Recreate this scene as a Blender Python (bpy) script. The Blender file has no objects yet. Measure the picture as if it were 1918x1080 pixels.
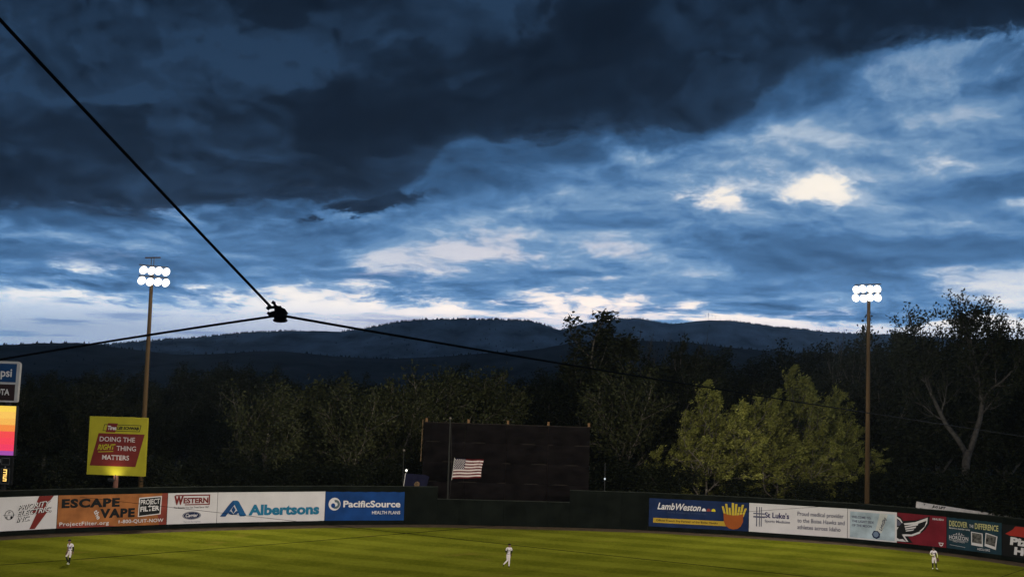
import bpy, bmesh, math, random
import numpy as np
from mathutils import Vector, Matrix, Euler

R = math.radians
scene = bpy.context.scene
COL = scene.collection

# ---------------------------------------------------------------- camera
F_PX, W_PX, H_PX = 2500.0, 1918.0, 1080.0
CAM_H = 12.8
cam_d = bpy.data.cameras.new('camera')
cam = bpy.data.objects.new('camera', cam_d)
COL.objects.link(cam)
cam_d.sensor_width = 36.0
cam_d.lens = 36.0 * F_PX / W_PX
cam_d.clip_start, cam_d.clip_end = 0.1, 90000.0
CAM_ROT = Matrix.Rotation(R(90 + 4.8), 4, 'X') @ Matrix.Rotation(R(1.8), 4, 'Z')
cam.matrix_world = Matrix.Translation((0, 0, CAM_H)) @ CAM_ROT
scene.camera = cam
scene.render.resolution_x, scene.render.resolution_y = 1024, 576

scene.view_settings.view_transform = 'Standard'
scene.view_settings.look = 'None'
scene.view_settings.exposure = 0.0
scene.view_settings.gamma = 1.0
scene.view_settings.use_curve_mapping = False
scene.cycles.use_denoising = True
scene.cycles.max_bounces = 6
scene.cycles.volume_bounces = 1
scene.cycles.sample_clamp_indirect = 3.0
scene.cycles.use_light_tree = True


def survey(px, py, depth):
    """world point seen at a photograph pixel, at a known distance down the field"""
    d = CAM_ROT @ Vector(((px - W_PX / 2) / F_PX, -(py - H_PX / 2) / F_PX, -1.0))
    k = depth / d.y
    return Vector((d.x * k, depth, CAM_H + d.z * k))


# ---------------------------------------------------------------- sky
world = bpy.data.worlds.new('World')
scene.world = world
world.use_nodes = True
WT = world.node_tree
WT.nodes.clear()


class S:
    """a scalar socket with arithmetic"""
    tree = WT

    def __init__(self, sock):
        self.s = sock

    @staticmethod
    def op(kind, *args, clamp=False):
        n = S.tree.nodes.new('ShaderNodeMath')
        n.operation = kind
        n.use_clamp = clamp
        for i, a in enumerate(args):
            if isinstance(a, S):
                S.tree.links.new(a.s, n.inputs[i])
            else:
                n.inputs[i].default_value = a
        return S(n.outputs[0])

    def __add__(s, o): return S.op('ADD', s, o)
    __radd__ = __add__
    def __sub__(s, o): return S.op('SUBTRACT', s, o)
    def __rsub__(s, o): return S.op('SUBTRACT', o, s)
    def __mul__(s, o): return S.op('MULTIPLY', s, o)
    __rmul__ = __mul__
    def __truediv__(s, o): return S.op('DIVIDE', s, o)
    def __rtruediv__(s, o): return S.op('DIVIDE', o, s)
    def max(s, o): return S.op('MAXIMUM', s, o)
    def min(s, o): return S.op('MINIMUM', s, o)


def ramp01(x, a, b):
    n = S.tree.nodes.new('ShaderNodeMapRange')
    n.interpolation_type = 'SMOOTHSTEP'
    S.tree.links.new(x.s, n.inputs['Value'])
    n.inputs['From Min'].default_value = a
    n.inputs['From Max'].default_value = b
    return S(n.outputs['Result'])


def noise(vx, vy, vz, scale=1.0, detail=5.0, rough=0.55, dist=0.0):
    c = S.tree.nodes.new('ShaderNodeCombineXYZ')
    for i, v in enumerate((vx, vy, vz)):
        if isinstance(v, S):
            S.tree.links.new(v.s, c.inputs[i])
        else:
            c.inputs[i].default_value = v
    n = S.tree.nodes.new('ShaderNodeTexNoise')
    n.inputs['Scale'].default_value = scale
    n.inputs['Detail'].default_value = detail
    n.inputs['Roughness'].default_value = rough
    n.inputs['Distortion'].default_value = dist
    S.tree.links.new(c.outputs[0], n.inputs['Vector'])
    return S(n.outputs['Fac'])


def curve(x, pts, lo, hi, ylo, yhi):
    """piecewise smooth function of x through pts"""
    n = S.tree.nodes.new('ShaderNodeFloatCurve')
    xx = S.op('MULTIPLY', x - lo, 1.0 / (hi - lo), clamp=True)
    S.tree.links.new(xx.s, n.inputs['Value'])
    c = n.mapping.curves[0]
    pp = [((a - lo) / (hi - lo), (b - ylo) / (yhi - ylo)) for a, b in pts]
    c.points[0].location = pp[0]
    c.points[1].location = pp[-1]
    for p in pp[1:-1]:
        c.points.new(*p)
    n.mapping.update()
    return S(n.outputs['Value']) * (yhi - ylo) + ylo


def mixc(f, a, b):
    n = S.tree.nodes.new('ShaderNodeMix')
    n.data_type = 'RGBA'
    S.tree.links.new(f.s, n.inputs['Factor'])
    for k, v in ((6, a), (7, b)):
        if isinstance(v, tuple):
            n.inputs[k].default_value = (*v, 1)
        else:
            S.tree.links.new(v, n.inputs[k])
    return n.outputs[2]


def gauss(az, el, a0, e0, sa, se):
    u = (az - a0) / sa
    v = (el - e0) / se
    return S.op('POWER', 2.718, (u * u + v * v) * -1.0)


tc = WT.nodes.new('ShaderNodeTexCoord')
sep = WT.nodes.new('ShaderNodeSeparateXYZ')
WT.links.new(tc.outputs['Generated'], sep.inputs[0])
dx, dy, dz = (S(sep.outputs[i]) for i in range(3))
az = S.op('ARCTAN2', dx, dy) * 57.2958
el = S.op('ARCSINE', dz) * 57.2958
elc = el.max(0.0)
# cloud layers: their detail shrinks toward the horizon as a flat deck's does
lv = S.op('LOGARITHM', elc + 1.6, 2.71828) * 2.6
lu = az * 0.105
w1 = noise(lu, lv, 3.1, 1.1, 5, 0.55) - 0.5
w2 = noise(lu, lv, 9.7, 1.1, 5, 0.55) - 0.5
u1, v1 = lu - 0.44 + w1 * 0.55, lv + w2 * 0.45
sheet_n = noise(u1, v1, 6.2, 1.4, 9, 0.55) - 0.5            # the blue middle clouds
sheet_up = noise(u1 + 0.02, v1 + 0.08, 6.2, 1.4, 6, 0.52) - 0.5
relief = sheet_up - sheet_n                                  # bellies lit from the low bright sky
fine = noise(u1, v1, 14.3, 5.0, 8, 0.66) - 0.5               # torn edges
deck_n = noise(lu * 1.0 + w2 * 0.5, lv * 0.8 + w1 * 0.4, 21.0, 1.25, 10, 0.58) - 0.5
deck_up = noise(lu * 1.0 + w2 * 0.5 + 0.02, lv * 0.8 + w1 * 0.4 + 0.07, 21.0, 1.25, 6, 0.55) - 0.5
lobes = noise(lu * 0.8 + w1 * 0.6, lv * 0.7 + w2 * 0.6, 33.0, 1.3, 9, 0.52) - 0.5

# 1. the bright evening sky at the back
t = curve(elc, [(0, .655), (2.0, .67), (2.9, .70), (3.7, .80), (4.4, .83), (5.2, .78), (6.5, .74), (8, .77), (9.3, .86), (11, .74), (14, .66), (25, .6), (90, .6)], 0, 90, 0, 1)
t = t + sheet_n * 0.10

# 2. middle clouds; where they thin out the back light comes through their edges
hole = (gauss(az, elc, 13.6, 9.3, 2.6, .8) * 1.25).max(gauss(az, elc, 18.3, 10.0, 1.8, .8)).max(gauss(az, elc, 9.3, 8.7, 1.8, .8) * .62)
hole = hole.max(gauss(az, elc, -1.9, 6.3, 2.6, .4) * .85).max(gauss(az, elc, -6.4, 5.8, 1.8, .6) * .8).max(gauss(az, elc, -18, 4.9, 3.0, .6) * .85)
hole = hole.max(gauss(az, elc, 4.8, 6.6, 3.2, .7) * .70).max(gauss(az, elc, 21, 8.6, 1.6, .4) * .8)
clearing = ramp01(elc + fine * 1.1 + w2 * 1.0, 5.0, 3.4)                      # ragged cloud base above the hills
clearing = clearing.max(gauss(az, elc, 24, 4.9, 7.5, 1.3) * .95)
thick = 0.325 + sheet_n * 1.50 + fine * 0.85 - hole * 0.34 - clearing * 0.44 + w1 * 0.15
cov = ramp01(thick, -0.12, 0.17)
body = ramp01(thick, 0.0, 0.55)
t1 = curve(elc, [(0, .68), (3, .67), (5, .62), (8, .62), (11, .61), (14, .57), (20, .49), (90, .40)], 0, 90, 0, 1)
t1 = t1 - body * 0.16 + relief * 0.75 + fine * 0.06
t1 = t1 + gauss(az, elc, 14, 10.8, 8.0, 2.6) * 0.10 + gauss(az, elc, 3, 7.2, 8.0, 1.4) * 0.04
t = t + (t1 - t) * cov

# thin streaks drawn across the clear strip
kk = 1.0 / (dz.max(0.0) + 0.03)
streak = noise(dx * kk, dy * kk * 1.6, 1.7, 0.55, 6, 0.6) - 0.5
t = t - ramp01(streak + fine * .3, 0.0, 0.16) * ramp01(elc, 6.0, 3.2) * 0.13

# 3. darker blue-grey banks in front
bank = gauss(az + w1 * 6, elc + w2 * 1.0, 15.5, 6.6, 9.5, 1.05).max(gauss(az + w1 * 6, elc + w2, -17, 5.4, 9.0, .95) * .85)
bank = bank.max(gauss(az + w1 * 5, elc + w2, -6.5, 5.0, 5.5, .5) * .8).max(gauss(az + w1 * 3, elc + w2, 22.5, 9.3, 4.2, .7)).max(gauss(az + w1 * 4, elc + w2, 2.5, 5.6, 5, .45) * .7)
bank = bank.max(gauss(az + w1 * 3, elc + w2, 20.5, 14.3, 4.5, .8) * .8)
bk = ramp01(bank * 0.9 + sheet_n * 0.75 + fine * 0.55, 0.36, 0.74)
t = t + (0.43 + relief * 0.55 + fine * 0.12 - t) * bk * 0.80

# 4. the storm deck: ragged lower edge as a function of azimuth
azs = az + w1 * 4.5 + fine * 3.5
els = elc + w2 * 1.6 + deck_n * 3.0 + fine * 2.6
edge = curve(azs, [(-180, 9), (-60, 6.0), (-30, 6.6), (-22, 7.0), (-15, 7.7), (-9, 8.2), (-5.6, 8.5), (-4.0, 10.0),
                   (-1.5, 11.6), (4, 11.9), (8.6, 12.2), (10.2, 13.4), (13, 14.9), (22, 15.4), (40, 14), (90, 10), (180, 9)],
             -180, 180, 0, 40)
over = els - edge
# a torn scrap hanging below it
over = over.max(gauss(az + fine * 6, elc - az * 0.20 + fine * 1.8 + w1 * 1.2, -6.2, 9.35, 2.8, .50) * 1.75 - 1.0)
storm = ramp01(over, -0.38, 0.42)
# a thinner, bluer shelf reaching out under the deck
shelf = curve(azs, [(-180, 7), (-60, 5.0), (-30, 5.9), (-22, 6.4), (-12, 7.0), (-6, 7.7), (-2, 9.2), (3, 10.3), (8, 11.0), (12, 12.6), (22, 15.0), (40, 12), (90, 8), (180, 7)], -180, 180, 0, 40)
sh = ramp01(elc + w1 * 2.0 + sheet_n * 3.4 + fine * 1.6 - shelf, -0.5, 0.9)
t = t + (0.335 + relief * 0.95 + sheet_n * 0.35 + fine * 0.20 - t) * sh * 0.88
ts = 0.150 + deck_n * 0.75 + (deck_up - deck_n) * 1.35 + fine * 0.12
inside = ramp01(over, 0.6, 2.4)
ts = ts + (ramp01(lobes + fine * .16, -0.01, 0.022) * 0.085 - ramp01(lobes + deck_n * .5 + fine * .16, 0.07, 0.10) * 0.06) * inside
# a paler grey shelf slanting up through the deck, with a torn lower lip
slant = elc - az * 0.20 + w2 * 2.2 + fine * 1.6
ts = ts + ramp01(slant, 14.6, 15.6) * ramp01(slant, 18.4, 16.2) * ramp01(az + w1 * 6, 3.0, -2.0) * ramp01(az + w1 * 6, -24, -14) * 0.095
ts = ts + ramp01(over, 1.6, 0.0) * 0.05
ts = ts.max(0.0).min(0.31) - 0.035
t = t + (ts - t) * storm
lightgap = (1.0 - cov)

cr = WT.nodes.new('ShaderNodeValToRGB')
cr.color_ramp.interpolation = 'LINEAR'
stops = [(0.0, (.0010, .0038, .0095)), (0.12, (.0036, .0095, .0210)), (0.26, (.0120, .0300, .0640)), (0.40, (.030, .085, .185)),
         (0.52, (.070, .170, .340)), (0.62, (.150, .270, .440)), (0.74, (.38, .47, .58)), (0.88, (.85, .80, .70)), (1.0, (1.4, 1.28, 1.06))]
e = cr.color_ramp.elements
e[0].position, e[0].color = stops[0][0], (*stops[0][1], 1)
e[1].position, e[1].color = stops[-1][0], (*stops[-1][1], 1)
for p, c in stops[1:-1]:
    x = e.new(p)
    x.color = (*c, 1)
WT.links.new(t.s, cr.inputs[0])

SUN_EL, SUN_AZ = R(1.5), R(4.0)
sky = WT.nodes.new('ShaderNodeTexSky')
sky.sky_type = 'NISHITA'
sky.sun_disc = False
sky.sun_elevation = SUN_EL
sky.sun_rotation = SUN_AZ
clear = WT.nodes.new('ShaderNodeVectorMath')
clear.operation = 'SCALE'
WT.links.new(sky.outputs[0], clear.inputs[0])
WT.links.new((lightgap * (1.0 - storm) * 0.02).s, clear.inputs['Scale'])
addc = WT.nodes.new('ShaderNodeVectorMath')
# the low sky behind the haze is the brightest part of the evening
lowsky = WT.nodes.new('ShaderNodeVectorMath')
lowsky.operation = 'SCALE'
WT.links.new(cr.outputs[0], lowsky.inputs[0])
WT.links.new((curve(elc, [(0, 2.9), (2.5, 2.7), (4.5, 2.05), (7, 1.6), (12, 1.28), (20, 1.05), (90, 1.0)], 0, 90, 0, 4)).s, lowsky.inputs['Scale'])
WT.links.new(lowsky.outputs[0], addc.inputs[0])
WT.links.new(clear.outputs[0], addc.inputs[1])
bg = WT.nodes.new('ShaderNodeBackground')
WT.links.new(addc.outputs[0], bg.inputs[0])
bg.inputs[1].default_value = 1.0
wo = WT.nodes.new('ShaderNodeOutputWorld')
WT.links.new(bg.outputs[0], wo.inputs[0])

world.cycles.sampling_method = 'MANUAL'
world.cycles.sample_map_resolution = 512

# the sun has all but gone, low behind the hills and the cloud
sun_d = bpy.data.lights.new('sun', 'SUN')
sun_d.energy = 0.05
sun_d.angle = R(10)
sun_d.color = (1.0, .88, .72)
sun = bpy.data.objects.new('sun', sun_d)
COL.objects.link(sun)
sun_dir = Vector((math.sin(SUN_AZ) * math.cos(SUN_EL), math.cos(SUN_AZ) * math.cos(SUN_EL), math.sin(SUN_EL)))
sun.rotation_euler = (-sun_dir).to_track_quat('-Z', 'Y').to_euler()

# ================================================================ helpers
def tag(o, label=None, cat=None, group=None, kind=None):
    if label: o['label'] = label
    if cat: o['category'] = cat
    if group: o['group'] = group
    if kind: o['kind'] = kind
    return o


MATS = {}


def mat(name, rgb, rough=0.8, var=0.2, scale=2.0, bump=0.0, emit=0.0, metal=0.0, spec=0.06, trans=0.0, streaks=0.0):
    """plain procedural material: a base colour broken up by noise"""
    if name in MATS:
        return MATS[name]
    m = bpy.data.materials.new(name)
    m.use_nodes = True
    nt = m.node_tree
    b = nt.nodes['Principled BSDF']
    b.inputs['Roughness'].default_value = rough
    b.inputs['Metallic'].default_value = metal
    b.inputs['Specular IOR Level'].default_value = spec
    tcn = nt.nodes.new('ShaderNodeTexCoord')
    nz = nt.nodes.new('ShaderNodeTexNoise')
    nz.inputs['Scale'].default_value = scale
    nz.inputs['Detail'].default_value = 4
    nt.links.new(tcn.outputs['Object'], nz.inputs['Vector'])
    if streaks:
        mp = nt.nodes.new('ShaderNodeMapping')
        mp.inputs['Scale'].default_value = (1, 1, streaks)
        nt.links.new(tcn.outputs['Object'], mp.inputs['Vector'])
        nt.links.new(mp.outputs[0], nz.inputs['Vector'])
    mx = nt.nodes.new('ShaderNodeMix')
    mx.data_type = 'RGBA'
    mr = nt.nodes.new('ShaderNodeMapRange')
    mr.inputs['From Min'].default_value = 0.3
    mr.inputs['From Max'].default_value = 0.7
    nt.links.new(nz.outputs['Fac'], mr.inputs['Value'])
    nt.links.new(mr.outputs[0], mx.inputs['Factor'])
    mx.inputs[6].default_value = (*[c * (1 - var) for c in rgb], 1)
    mx.inputs[7].default_value = (*[min(1, c * (1 + var)) for c in rgb], 1)
    nt.links.new(mx.outputs[2], b.inputs['Base Color'])
    if emit:
        nt.links.new(mx.outputs[2], b.inputs['Emission Color'])
        b.inputs['Emission Strength'].default_value = emit
    if bump:
        bp = nt.nodes.new('ShaderNodeBump')
        bp.inputs['Strength'].default_value = bump
        bp.inputs['Distance'].default_value = 0.05
        nt.links.new(nz.outputs['Fac'], bp.inputs['Height'])
        nt.links.new(bp.outputs[0], b.inputs['Normal'])
    if trans:
        tr = nt.nodes.new('ShaderNodeBsdfTranslucent')
        nt.links.new(mx.outputs[2], tr.inputs[0])
        ms = nt.nodes.new('ShaderNodeMixShader')
        ms.inputs[0].default_value = trans
        out = nt.nodes['Material Output']
        nt.links.new(b.outputs[0], ms.inputs[1])
        nt.links.new(tr.outputs[0], ms.inputs[2])
        nt.links.new(ms.outputs[0], out.inputs[0])
    MATS[name] = m
    return m


class MB:
    """mesh builder"""
    def __init__(self):
        self.v, self.f, self.smooth = [], [], False

    def add(self, verts, faces):
        k = len(self.v)
        self.v += [tuple(p) for p in verts]
        self.f += [tuple(i + k for i in f) for f in faces]
        return self

    def box(self, c, s, rot=None):
        c = Vector(c)
        vs = []
        for x in (-.5, .5):
            for y in (-.5, .5):
                for z in (-.5, .5):
                    p = Vector((x * s[0], y * s[1], z * s[2]))
                    if rot is not None:
                        p = rot @ p
                    vs.append(c + p)
        return self.add(vs, [(0, 1, 3, 2), (4, 6, 7, 5), (0, 4, 5, 1), (2, 3, 7, 6), (0, 2, 6, 4), (1, 5, 7, 3)])

    def tube(self, pts, rad, n=8, caps=True):
        pts = [Vector(p) for p in pts]
        rad = [rad] * len(pts) if not hasattr(rad, '__len__') else rad
        vs, fs = [], []
        side = None
        for i, p in enumerate(pts):
            d = (pts[min(i + 1, len(pts) - 1)] - pts[max(i - 1, 0)])
            d = d.normalized() if d.length > 1e-9 else Vector((0, 0, 1))
            if side is None:
                side = d.cross(Vector((0.3, 1, 0.1))).normalized()
            side = (side - d * side.dot(d)).normalized()
            up = d.cross(side)
            for k in range(n):
                a = 2 * math.pi * k / n
                vs.append(p + (side * math.cos(a) + up * math.sin(a)) * rad[i])
        for i in range(len(pts) - 1):
            for k in range(n):
                a, b = i * n + k, i * n + (k + 1) % n
                fs.append((a, b, b + n, a + n))
        if caps:
            fs.append(tuple(range(n - 1, -1, -1)))
            fs.append(tuple(range((len(pts) - 1) * n, len(pts) * n)))
        return self.add(vs, fs)

    def plate(self, pts, y0=0.0, th=0.0):
        """polygon in the x-z plane facing -y; th gives it thickness"""
        n = len(pts)
        ar = sum(pts[i][0] * pts[(i + 1) % n][1] - pts[(i + 1) % n][0] * pts[i][1] for i in range(n))
        if ar < 0:
            pts = pts[::-1]
        vs = [(x, y0, z) for x, z in pts]
        fs = [tuple(range(n))]
        if th:
            vs += [(x, y0 + th, z) for x, z in pts]
            fs.append(tuple(range(2 * n - 1, n - 1, -1)))
            fs += [((i + 1) % n, i, i + n, (i + 1) % n + n) for i in range(n)]
        return self.add(vs, fs)

    def build(self, name, m=None, parent=None, smooth=False):
        me = bpy.data.meshes.new(name)
        me.from_pydata(self.v, [], self.f)
        if m:
            me.materials.append(m)
        if smooth or self.smooth:
            me.polygons.foreach_set('use_smooth', [True] * len(me.polygons))
        o = bpy.data.objects.new(name, me)
        COL.objects.link(o)
        if parent is not None:
            o.parent = parent
        return o


def empty(name, loc, rz=0.0):
    o = bpy.data.objects.new(name, None)
    COL.objects.link(o)
    o.location = loc
    o.rotation_euler = (0, 0, rz)
    o.empty_display_size = 0.5
    return o


def copy_tree(o, parent=None):
    c = o.copy()
    COL.objects.link(c)
    c.parent = parent
    for ch in list(o.children):
        copy_tree(ch, c)
    return c


def text_mesh(s, bold=0.0, shear=0.0, spacing=1.0):
    cu = bpy.data.curves.new('lettering', 'FONT')
    cu.body = s
    cu.size = 1.0
    cu.offset = bold
    cu.shear = shear
    cu.space_character = spacing
    cu.resolution_u = 3
    cu.fill_mode = 'FRONT'
    ob = bpy.data.objects.new('lettering', cu)
    me = bpy.data.meshes.new_from_object(ob)
    bpy.data.objects.remove(ob)
    bpy.data.curves.remove(cu)
    return me


def lettering(parent, s, x, z, w, h, m, layer=0.02, bold=0.0, shear=0.0, rot=0.0, spacing=1.0, slope=0.0, name='lettering'):
    """flat print: text box with lower left corner x, z and size w, h (capital height) on a board facing -y"""
    me = text_mesh(s, bold, shear, spacing)
    n = len(me.vertices)
    co = np.empty(n * 3)
    me.vertices.foreach_get('co', co)
    co = co.reshape(n, 3)
    x0, x1 = co[:, 0].min(), co[:, 0].max()
    px = (co[:, 0] - x0) / max(1e-6, x1 - x0) * w
    cap = 0.72 + 2 * bold
    pz = (co[:, 1] + bold) / cap * h
    pz = pz + px * slope
    c, sn = math.cos(rot), math.sin(rot)
    out = np.stack([x + px * c - pz * sn, np.full(n, -layer), z + px * sn + pz * c], 1)
    me.vertices.foreach_set('co', out.ravel())
    me.update()
    me.materials.clear()
    me.materials.append(m)
    o = bpy.data.objects.new(name, me)
    COL.objects.link(o)
    o.parent = parent
    return o


def circle(cx, cz, rx, rz=None, n=24, a0=0.0, a1=2 * math.pi):
    rz = rx if rz is None else rz
    full = abs(a1 - a0 - 2 * math.pi) < 1e-6
    k = n if full else n + 1
    return [(cx + rx * math.cos(a0 + (a1 - a0) * i / n), cz + rz * math.sin(a0 + (a1 - a0) * i / n)) for i in range(k)]


def ring(mb, cx, cz, r0, r1, y, n=28, a0=0.0, a1=2 * math.pi, squash=1.0):
    a = circle(cx, cz, r1, r1 * squash, n, a0, a1)
    b = circle(cx, cz, r0, r0 * squash, n, a0, a1)
    k = len(a)
    vs = [(x, y, z) for x, z in a] + [(x, y, z) for x, z in b]
    loop = k if abs(a1 - a0 - 2 * math.pi) < 1e-6 else k - 1
    return mb.add(vs, [(i, (i + 1) % k, (i + 1) % k + k, i + k) for i in range(loop)])


# ================================================================ ground and field
def grass_material():
    m = bpy.data.materials.new('mown_grass')
    m.use_nodes = True
    nt = m.node_tree
    old = S.tree
    S.tree = nt
    b = nt.nodes['Principled BSDF']
    b.inputs['Roughness'].default_value = 0.9
    b.inputs['Specular IOR Level'].default_value = 0.0
    tcn = nt.nodes.new('ShaderNodeTexCoord')
    sp = nt.nodes.new('ShaderNodeSeparateXYZ')
    nt.links.new(tcn.outputs['Object'], sp.inputs[0])
    x, y = S(sp.outputs[0]), S(sp.outputs[1])
    # mower passes run slantwise over the outfield, 3 m wide, wobbling a little
    big = noise(x, y, 0.0, 0.06, 3, 0.5) - 0.5
    u = x * 0.46 + y * 0.89 + big * 3.0
    pas = ramp01(S.op('SINE', u * 1.02), -0.55, 0.55) - 0.5
    v = x * 0.86 - y * 0.5 + big * 2.0
    pas2 = ramp01(S.op('SINE', v * 0.9), -0.6, 0.6) - 0.5
    mid = noise(x, y, 2.0, 0.35, 5, 0.65) - 0.5
    fine = noise(x, y * 0.5, 5.0, 3.0, 4, 0.7) - 0.5
    blade = noise(x, y * 0.35, 8.0, 14.0, 2, 0.7) - 0.5
    f = 0.5 + pas * 0.40 + pas2 * 0.16 + mid * 1.0 + fine * 1.2 + blade * 1.2 + big * 0.8
    c = mixc(S.op('ADD', f, 0.0, clamp=True), (.060, .068, .0040), (.136, .143, .0120))
    dry = ramp01(noise(x, y, 11.0, 0.22, 6, 0.62), 0.58, 0.75)
    c2 = mixc(dry * 0.5, c, (.16, .125, .022))
    nt.links.new(c2, b.inputs['Base Color'])
    bp = nt.nodes.new('ShaderNodeBump')
    bp.inputs['Strength'].default_value = 0.35
    bp.inputs['Distance'].default_value = 0.04
    nt.links.new((fine + blade).s, bp.inputs['Height'])
    nt.links.new(bp.outputs[0], b.inputs['Normal'])
    S.tree = old
    return m


def sheet(name, pts, z, m):
    mb = MB()
    mb.add([(x, y, z) for x, y in pts], [tuple(range(len(pts)))])
    o = mb.build(name, m)
    tag(o, kind='structure')
    return o


GROUND = mat('bare_ground', (.035, .034, .024), 0.95, 0.4, 0.05)
sheet('ground', [(-26000, -600), (26000, -600), (26000, 25000), (-26000, 25000)], 0.0, GROUND)

# the foot of the outfield wall, surveyed: pixel column, distance
WALL_PX = [(-330, 101.0), (-60, 112.6), (105, 118.5), (311, 125.0), (405, 128.0), (607, 133.6), (757, 136.6), (818, 137.6), (1066, 138.8), (1213, 138.8),
           (1402, 136.4), (1587, 132.6), (1680, 129.6), (1773, 126.0), (1877, 121.0), (2010, 114.0), (2250, 101.0)]
def on_ground(px, depth):
    # x of a pixel column at ground level and the given distance
    py = 950.0
    for _ in range(6):
        p = survey(px, py, depth)
        py += p.z * F_PX / depth
    return Vector((p.x, depth, 0.0))
WALL = [on_ground(px, d) for px, d in WALL_PX]

field = [(w.x, w.y) for w in WALL]
sheet('warning_track', [(x, y - 0.02) for x, y in field] + [(64, 20), (-64, 20)], 0.012, mat('track_cinder', (.052, .036, .022), 0.95, 0.35, 1.2, 0.3))
inner = []
rngf = random.Random(4)
for i in range(len(WALL) - 1):
    for k in range(8):
        p = WALL[i].lerp(WALL[i + 1], k / 8)
        d = Vector((p.x, p.y - 20, 0)).normalized()
        q = p - d * (3.3 + rngf.uniform(-.12, .12))
        inner.append((q.x, q.y))
sheet('outfield_grass', inner + [(58, 20), (-58, 20)], 0.03, grass_material())

# ================================================================ hills
def ridge(name, prof, dist, depth, m, seed, rough, trees=0, tree_h=(8, 14), back=0.6):
    rng = np.random.default_rng(seed)
    px = np.linspace(-700, 2620, 420)
    xs = np.array([p[0] for p in prof], float)
    ys = np.array([p[1] for p in prof], float)
    py = np.interp(px, xs, ys)
    # round the corners of the surveyed profile
    k = np.hanning(9); k /= k.sum()
    py = np.convolve(np.pad(py, 4, mode='edge'), k, 'valid')
    pts = [survey(a, b, dist) for a, b in zip(px, py)]
    X = np.array([p.x for p in pts]); Z = np.array([max(p.z, 8) for p in pts])
    T = np.concatenate([np.linspace(0, 1, 30), 1 + np.linspace(.08, back, 6)])
    ph = rng.uniform(0, 6.28, (14,)); fr = rng.uniform(4, 46, (14,)); sk = rng.uniform(-2.5, 2.5, (14,))
    s = (X - X.min()) / (X.max() - X.min())
    verts = np.zeros((len(T), len(X), 3))
    for j, t in enumerate(T):
        base = t ** 1.25 if t <= 1 else 1 - ((t - 1) / back) ** 1.2
        g = sum(np.abs(np.sin(fr[i] * 6.28 * (s + sk[i] * .004 * (1 - t)) + ph[i] + sk[i] * t)) / (1 + fr[i] * .06) for i in range(14)) / 4.0
        env = math.sin(math.pi * min(t, 1)) if t <= 1 else 0
        jit = rng.normal(0, 1, len(X)) * rough * (0.25 if t <= 1.001 else 0)
        z = Z * base - g * Z * 0.28 * env + jit
        verts[j, :, 0] = X
        verts[j, :, 1] = dist - depth * (1 - t) + (rng.normal(0, 1, len(X)) * depth * .004)
        verts[j, :, 2] = z - (1.0 if t == 0 else 0)
    n, c = len(X), len(T)
    mb = MB()
    mb.v = [tuple(v) for v in verts.reshape(-1, 3)]
    mb.f = [(j * n + i, j * n + i + 1, (j + 1) * n + i + 1, (j + 1) * n + i) for j in range(c - 1) for i in range(n - 1)]
    o = mb.build(name, m, smooth=True)
    tag(o, kind='structure')
    if trees:
        tb = MB()
        jr = 29
        for _ in range(trees):
            i = rng.integers(60, n - 61)
            # conifers stand in stands, thickest along the crest
            if math.sin(i * .21 + seed) + math.sin(i * .083 + 2 * seed) < rng.uniform(-1.6, .9):
                continue
            j = jr if rng.random() < .55 else int(rng.integers(12, jr))
            p = verts[j, i] + np.array([rng.uniform(-.5, .5) * (X[1] - X[0]), 0, 0])
            h = rng.uniform(*tree_h); r = h * rng.uniform(.25, .6)
            a = [(p[0] + r * math.cos(q), p[1] + r * math.sin(q), p[2] - 2) for q in (0, 1.257, 2.513, 3.77, 5.027)]
            tb.add(a + [(p[0] + rng.uniform(-.3, .3), p[1], p[2] + h)], [(0, 1, 5), (1, 2, 5), (2, 3, 5), (3, 4, 5), (4, 0, 5)])
        w = tb.build('conifers', mat('far_conifers', (.020, .026, .018), 0.9, 0.3, 0.01), o)
        tag(w, kind='stuff')
    return o

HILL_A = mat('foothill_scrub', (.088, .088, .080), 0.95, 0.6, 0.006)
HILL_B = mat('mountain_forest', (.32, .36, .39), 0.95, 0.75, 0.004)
ridge('foothills', [(-700, 640), (-100, 650), (0, 646), (80, 642), (150, 641), (230, 652), (330, 664), (420, 662), (480, 657), (540, 658), (640, 668), (720, 672),
                    (820, 668), (900, 662), (1000, 655), (1080, 640), (1180, 637), (1280, 640), (1380, 652), (1480, 659), (1560, 664), (1700, 668), (1900, 672), (2620, 660)],
      4200, 2200, HILL_A, 3, 1.2, trees=900, tree_h=(4, 9))
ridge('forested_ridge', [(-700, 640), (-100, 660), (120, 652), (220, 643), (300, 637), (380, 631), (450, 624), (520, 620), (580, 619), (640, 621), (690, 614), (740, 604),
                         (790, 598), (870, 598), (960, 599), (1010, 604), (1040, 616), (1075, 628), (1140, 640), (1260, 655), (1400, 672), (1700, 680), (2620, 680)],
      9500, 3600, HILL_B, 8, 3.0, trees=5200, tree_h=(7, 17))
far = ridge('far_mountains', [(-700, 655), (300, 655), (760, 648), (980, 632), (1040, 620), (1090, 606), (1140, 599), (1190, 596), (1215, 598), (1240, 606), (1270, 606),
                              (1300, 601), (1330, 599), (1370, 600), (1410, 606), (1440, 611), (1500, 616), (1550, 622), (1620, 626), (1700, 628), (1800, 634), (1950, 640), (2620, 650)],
            15500, 4200, HILL_B, 14, 4.0, trees=5200, tree_h=(9, 22))
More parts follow.
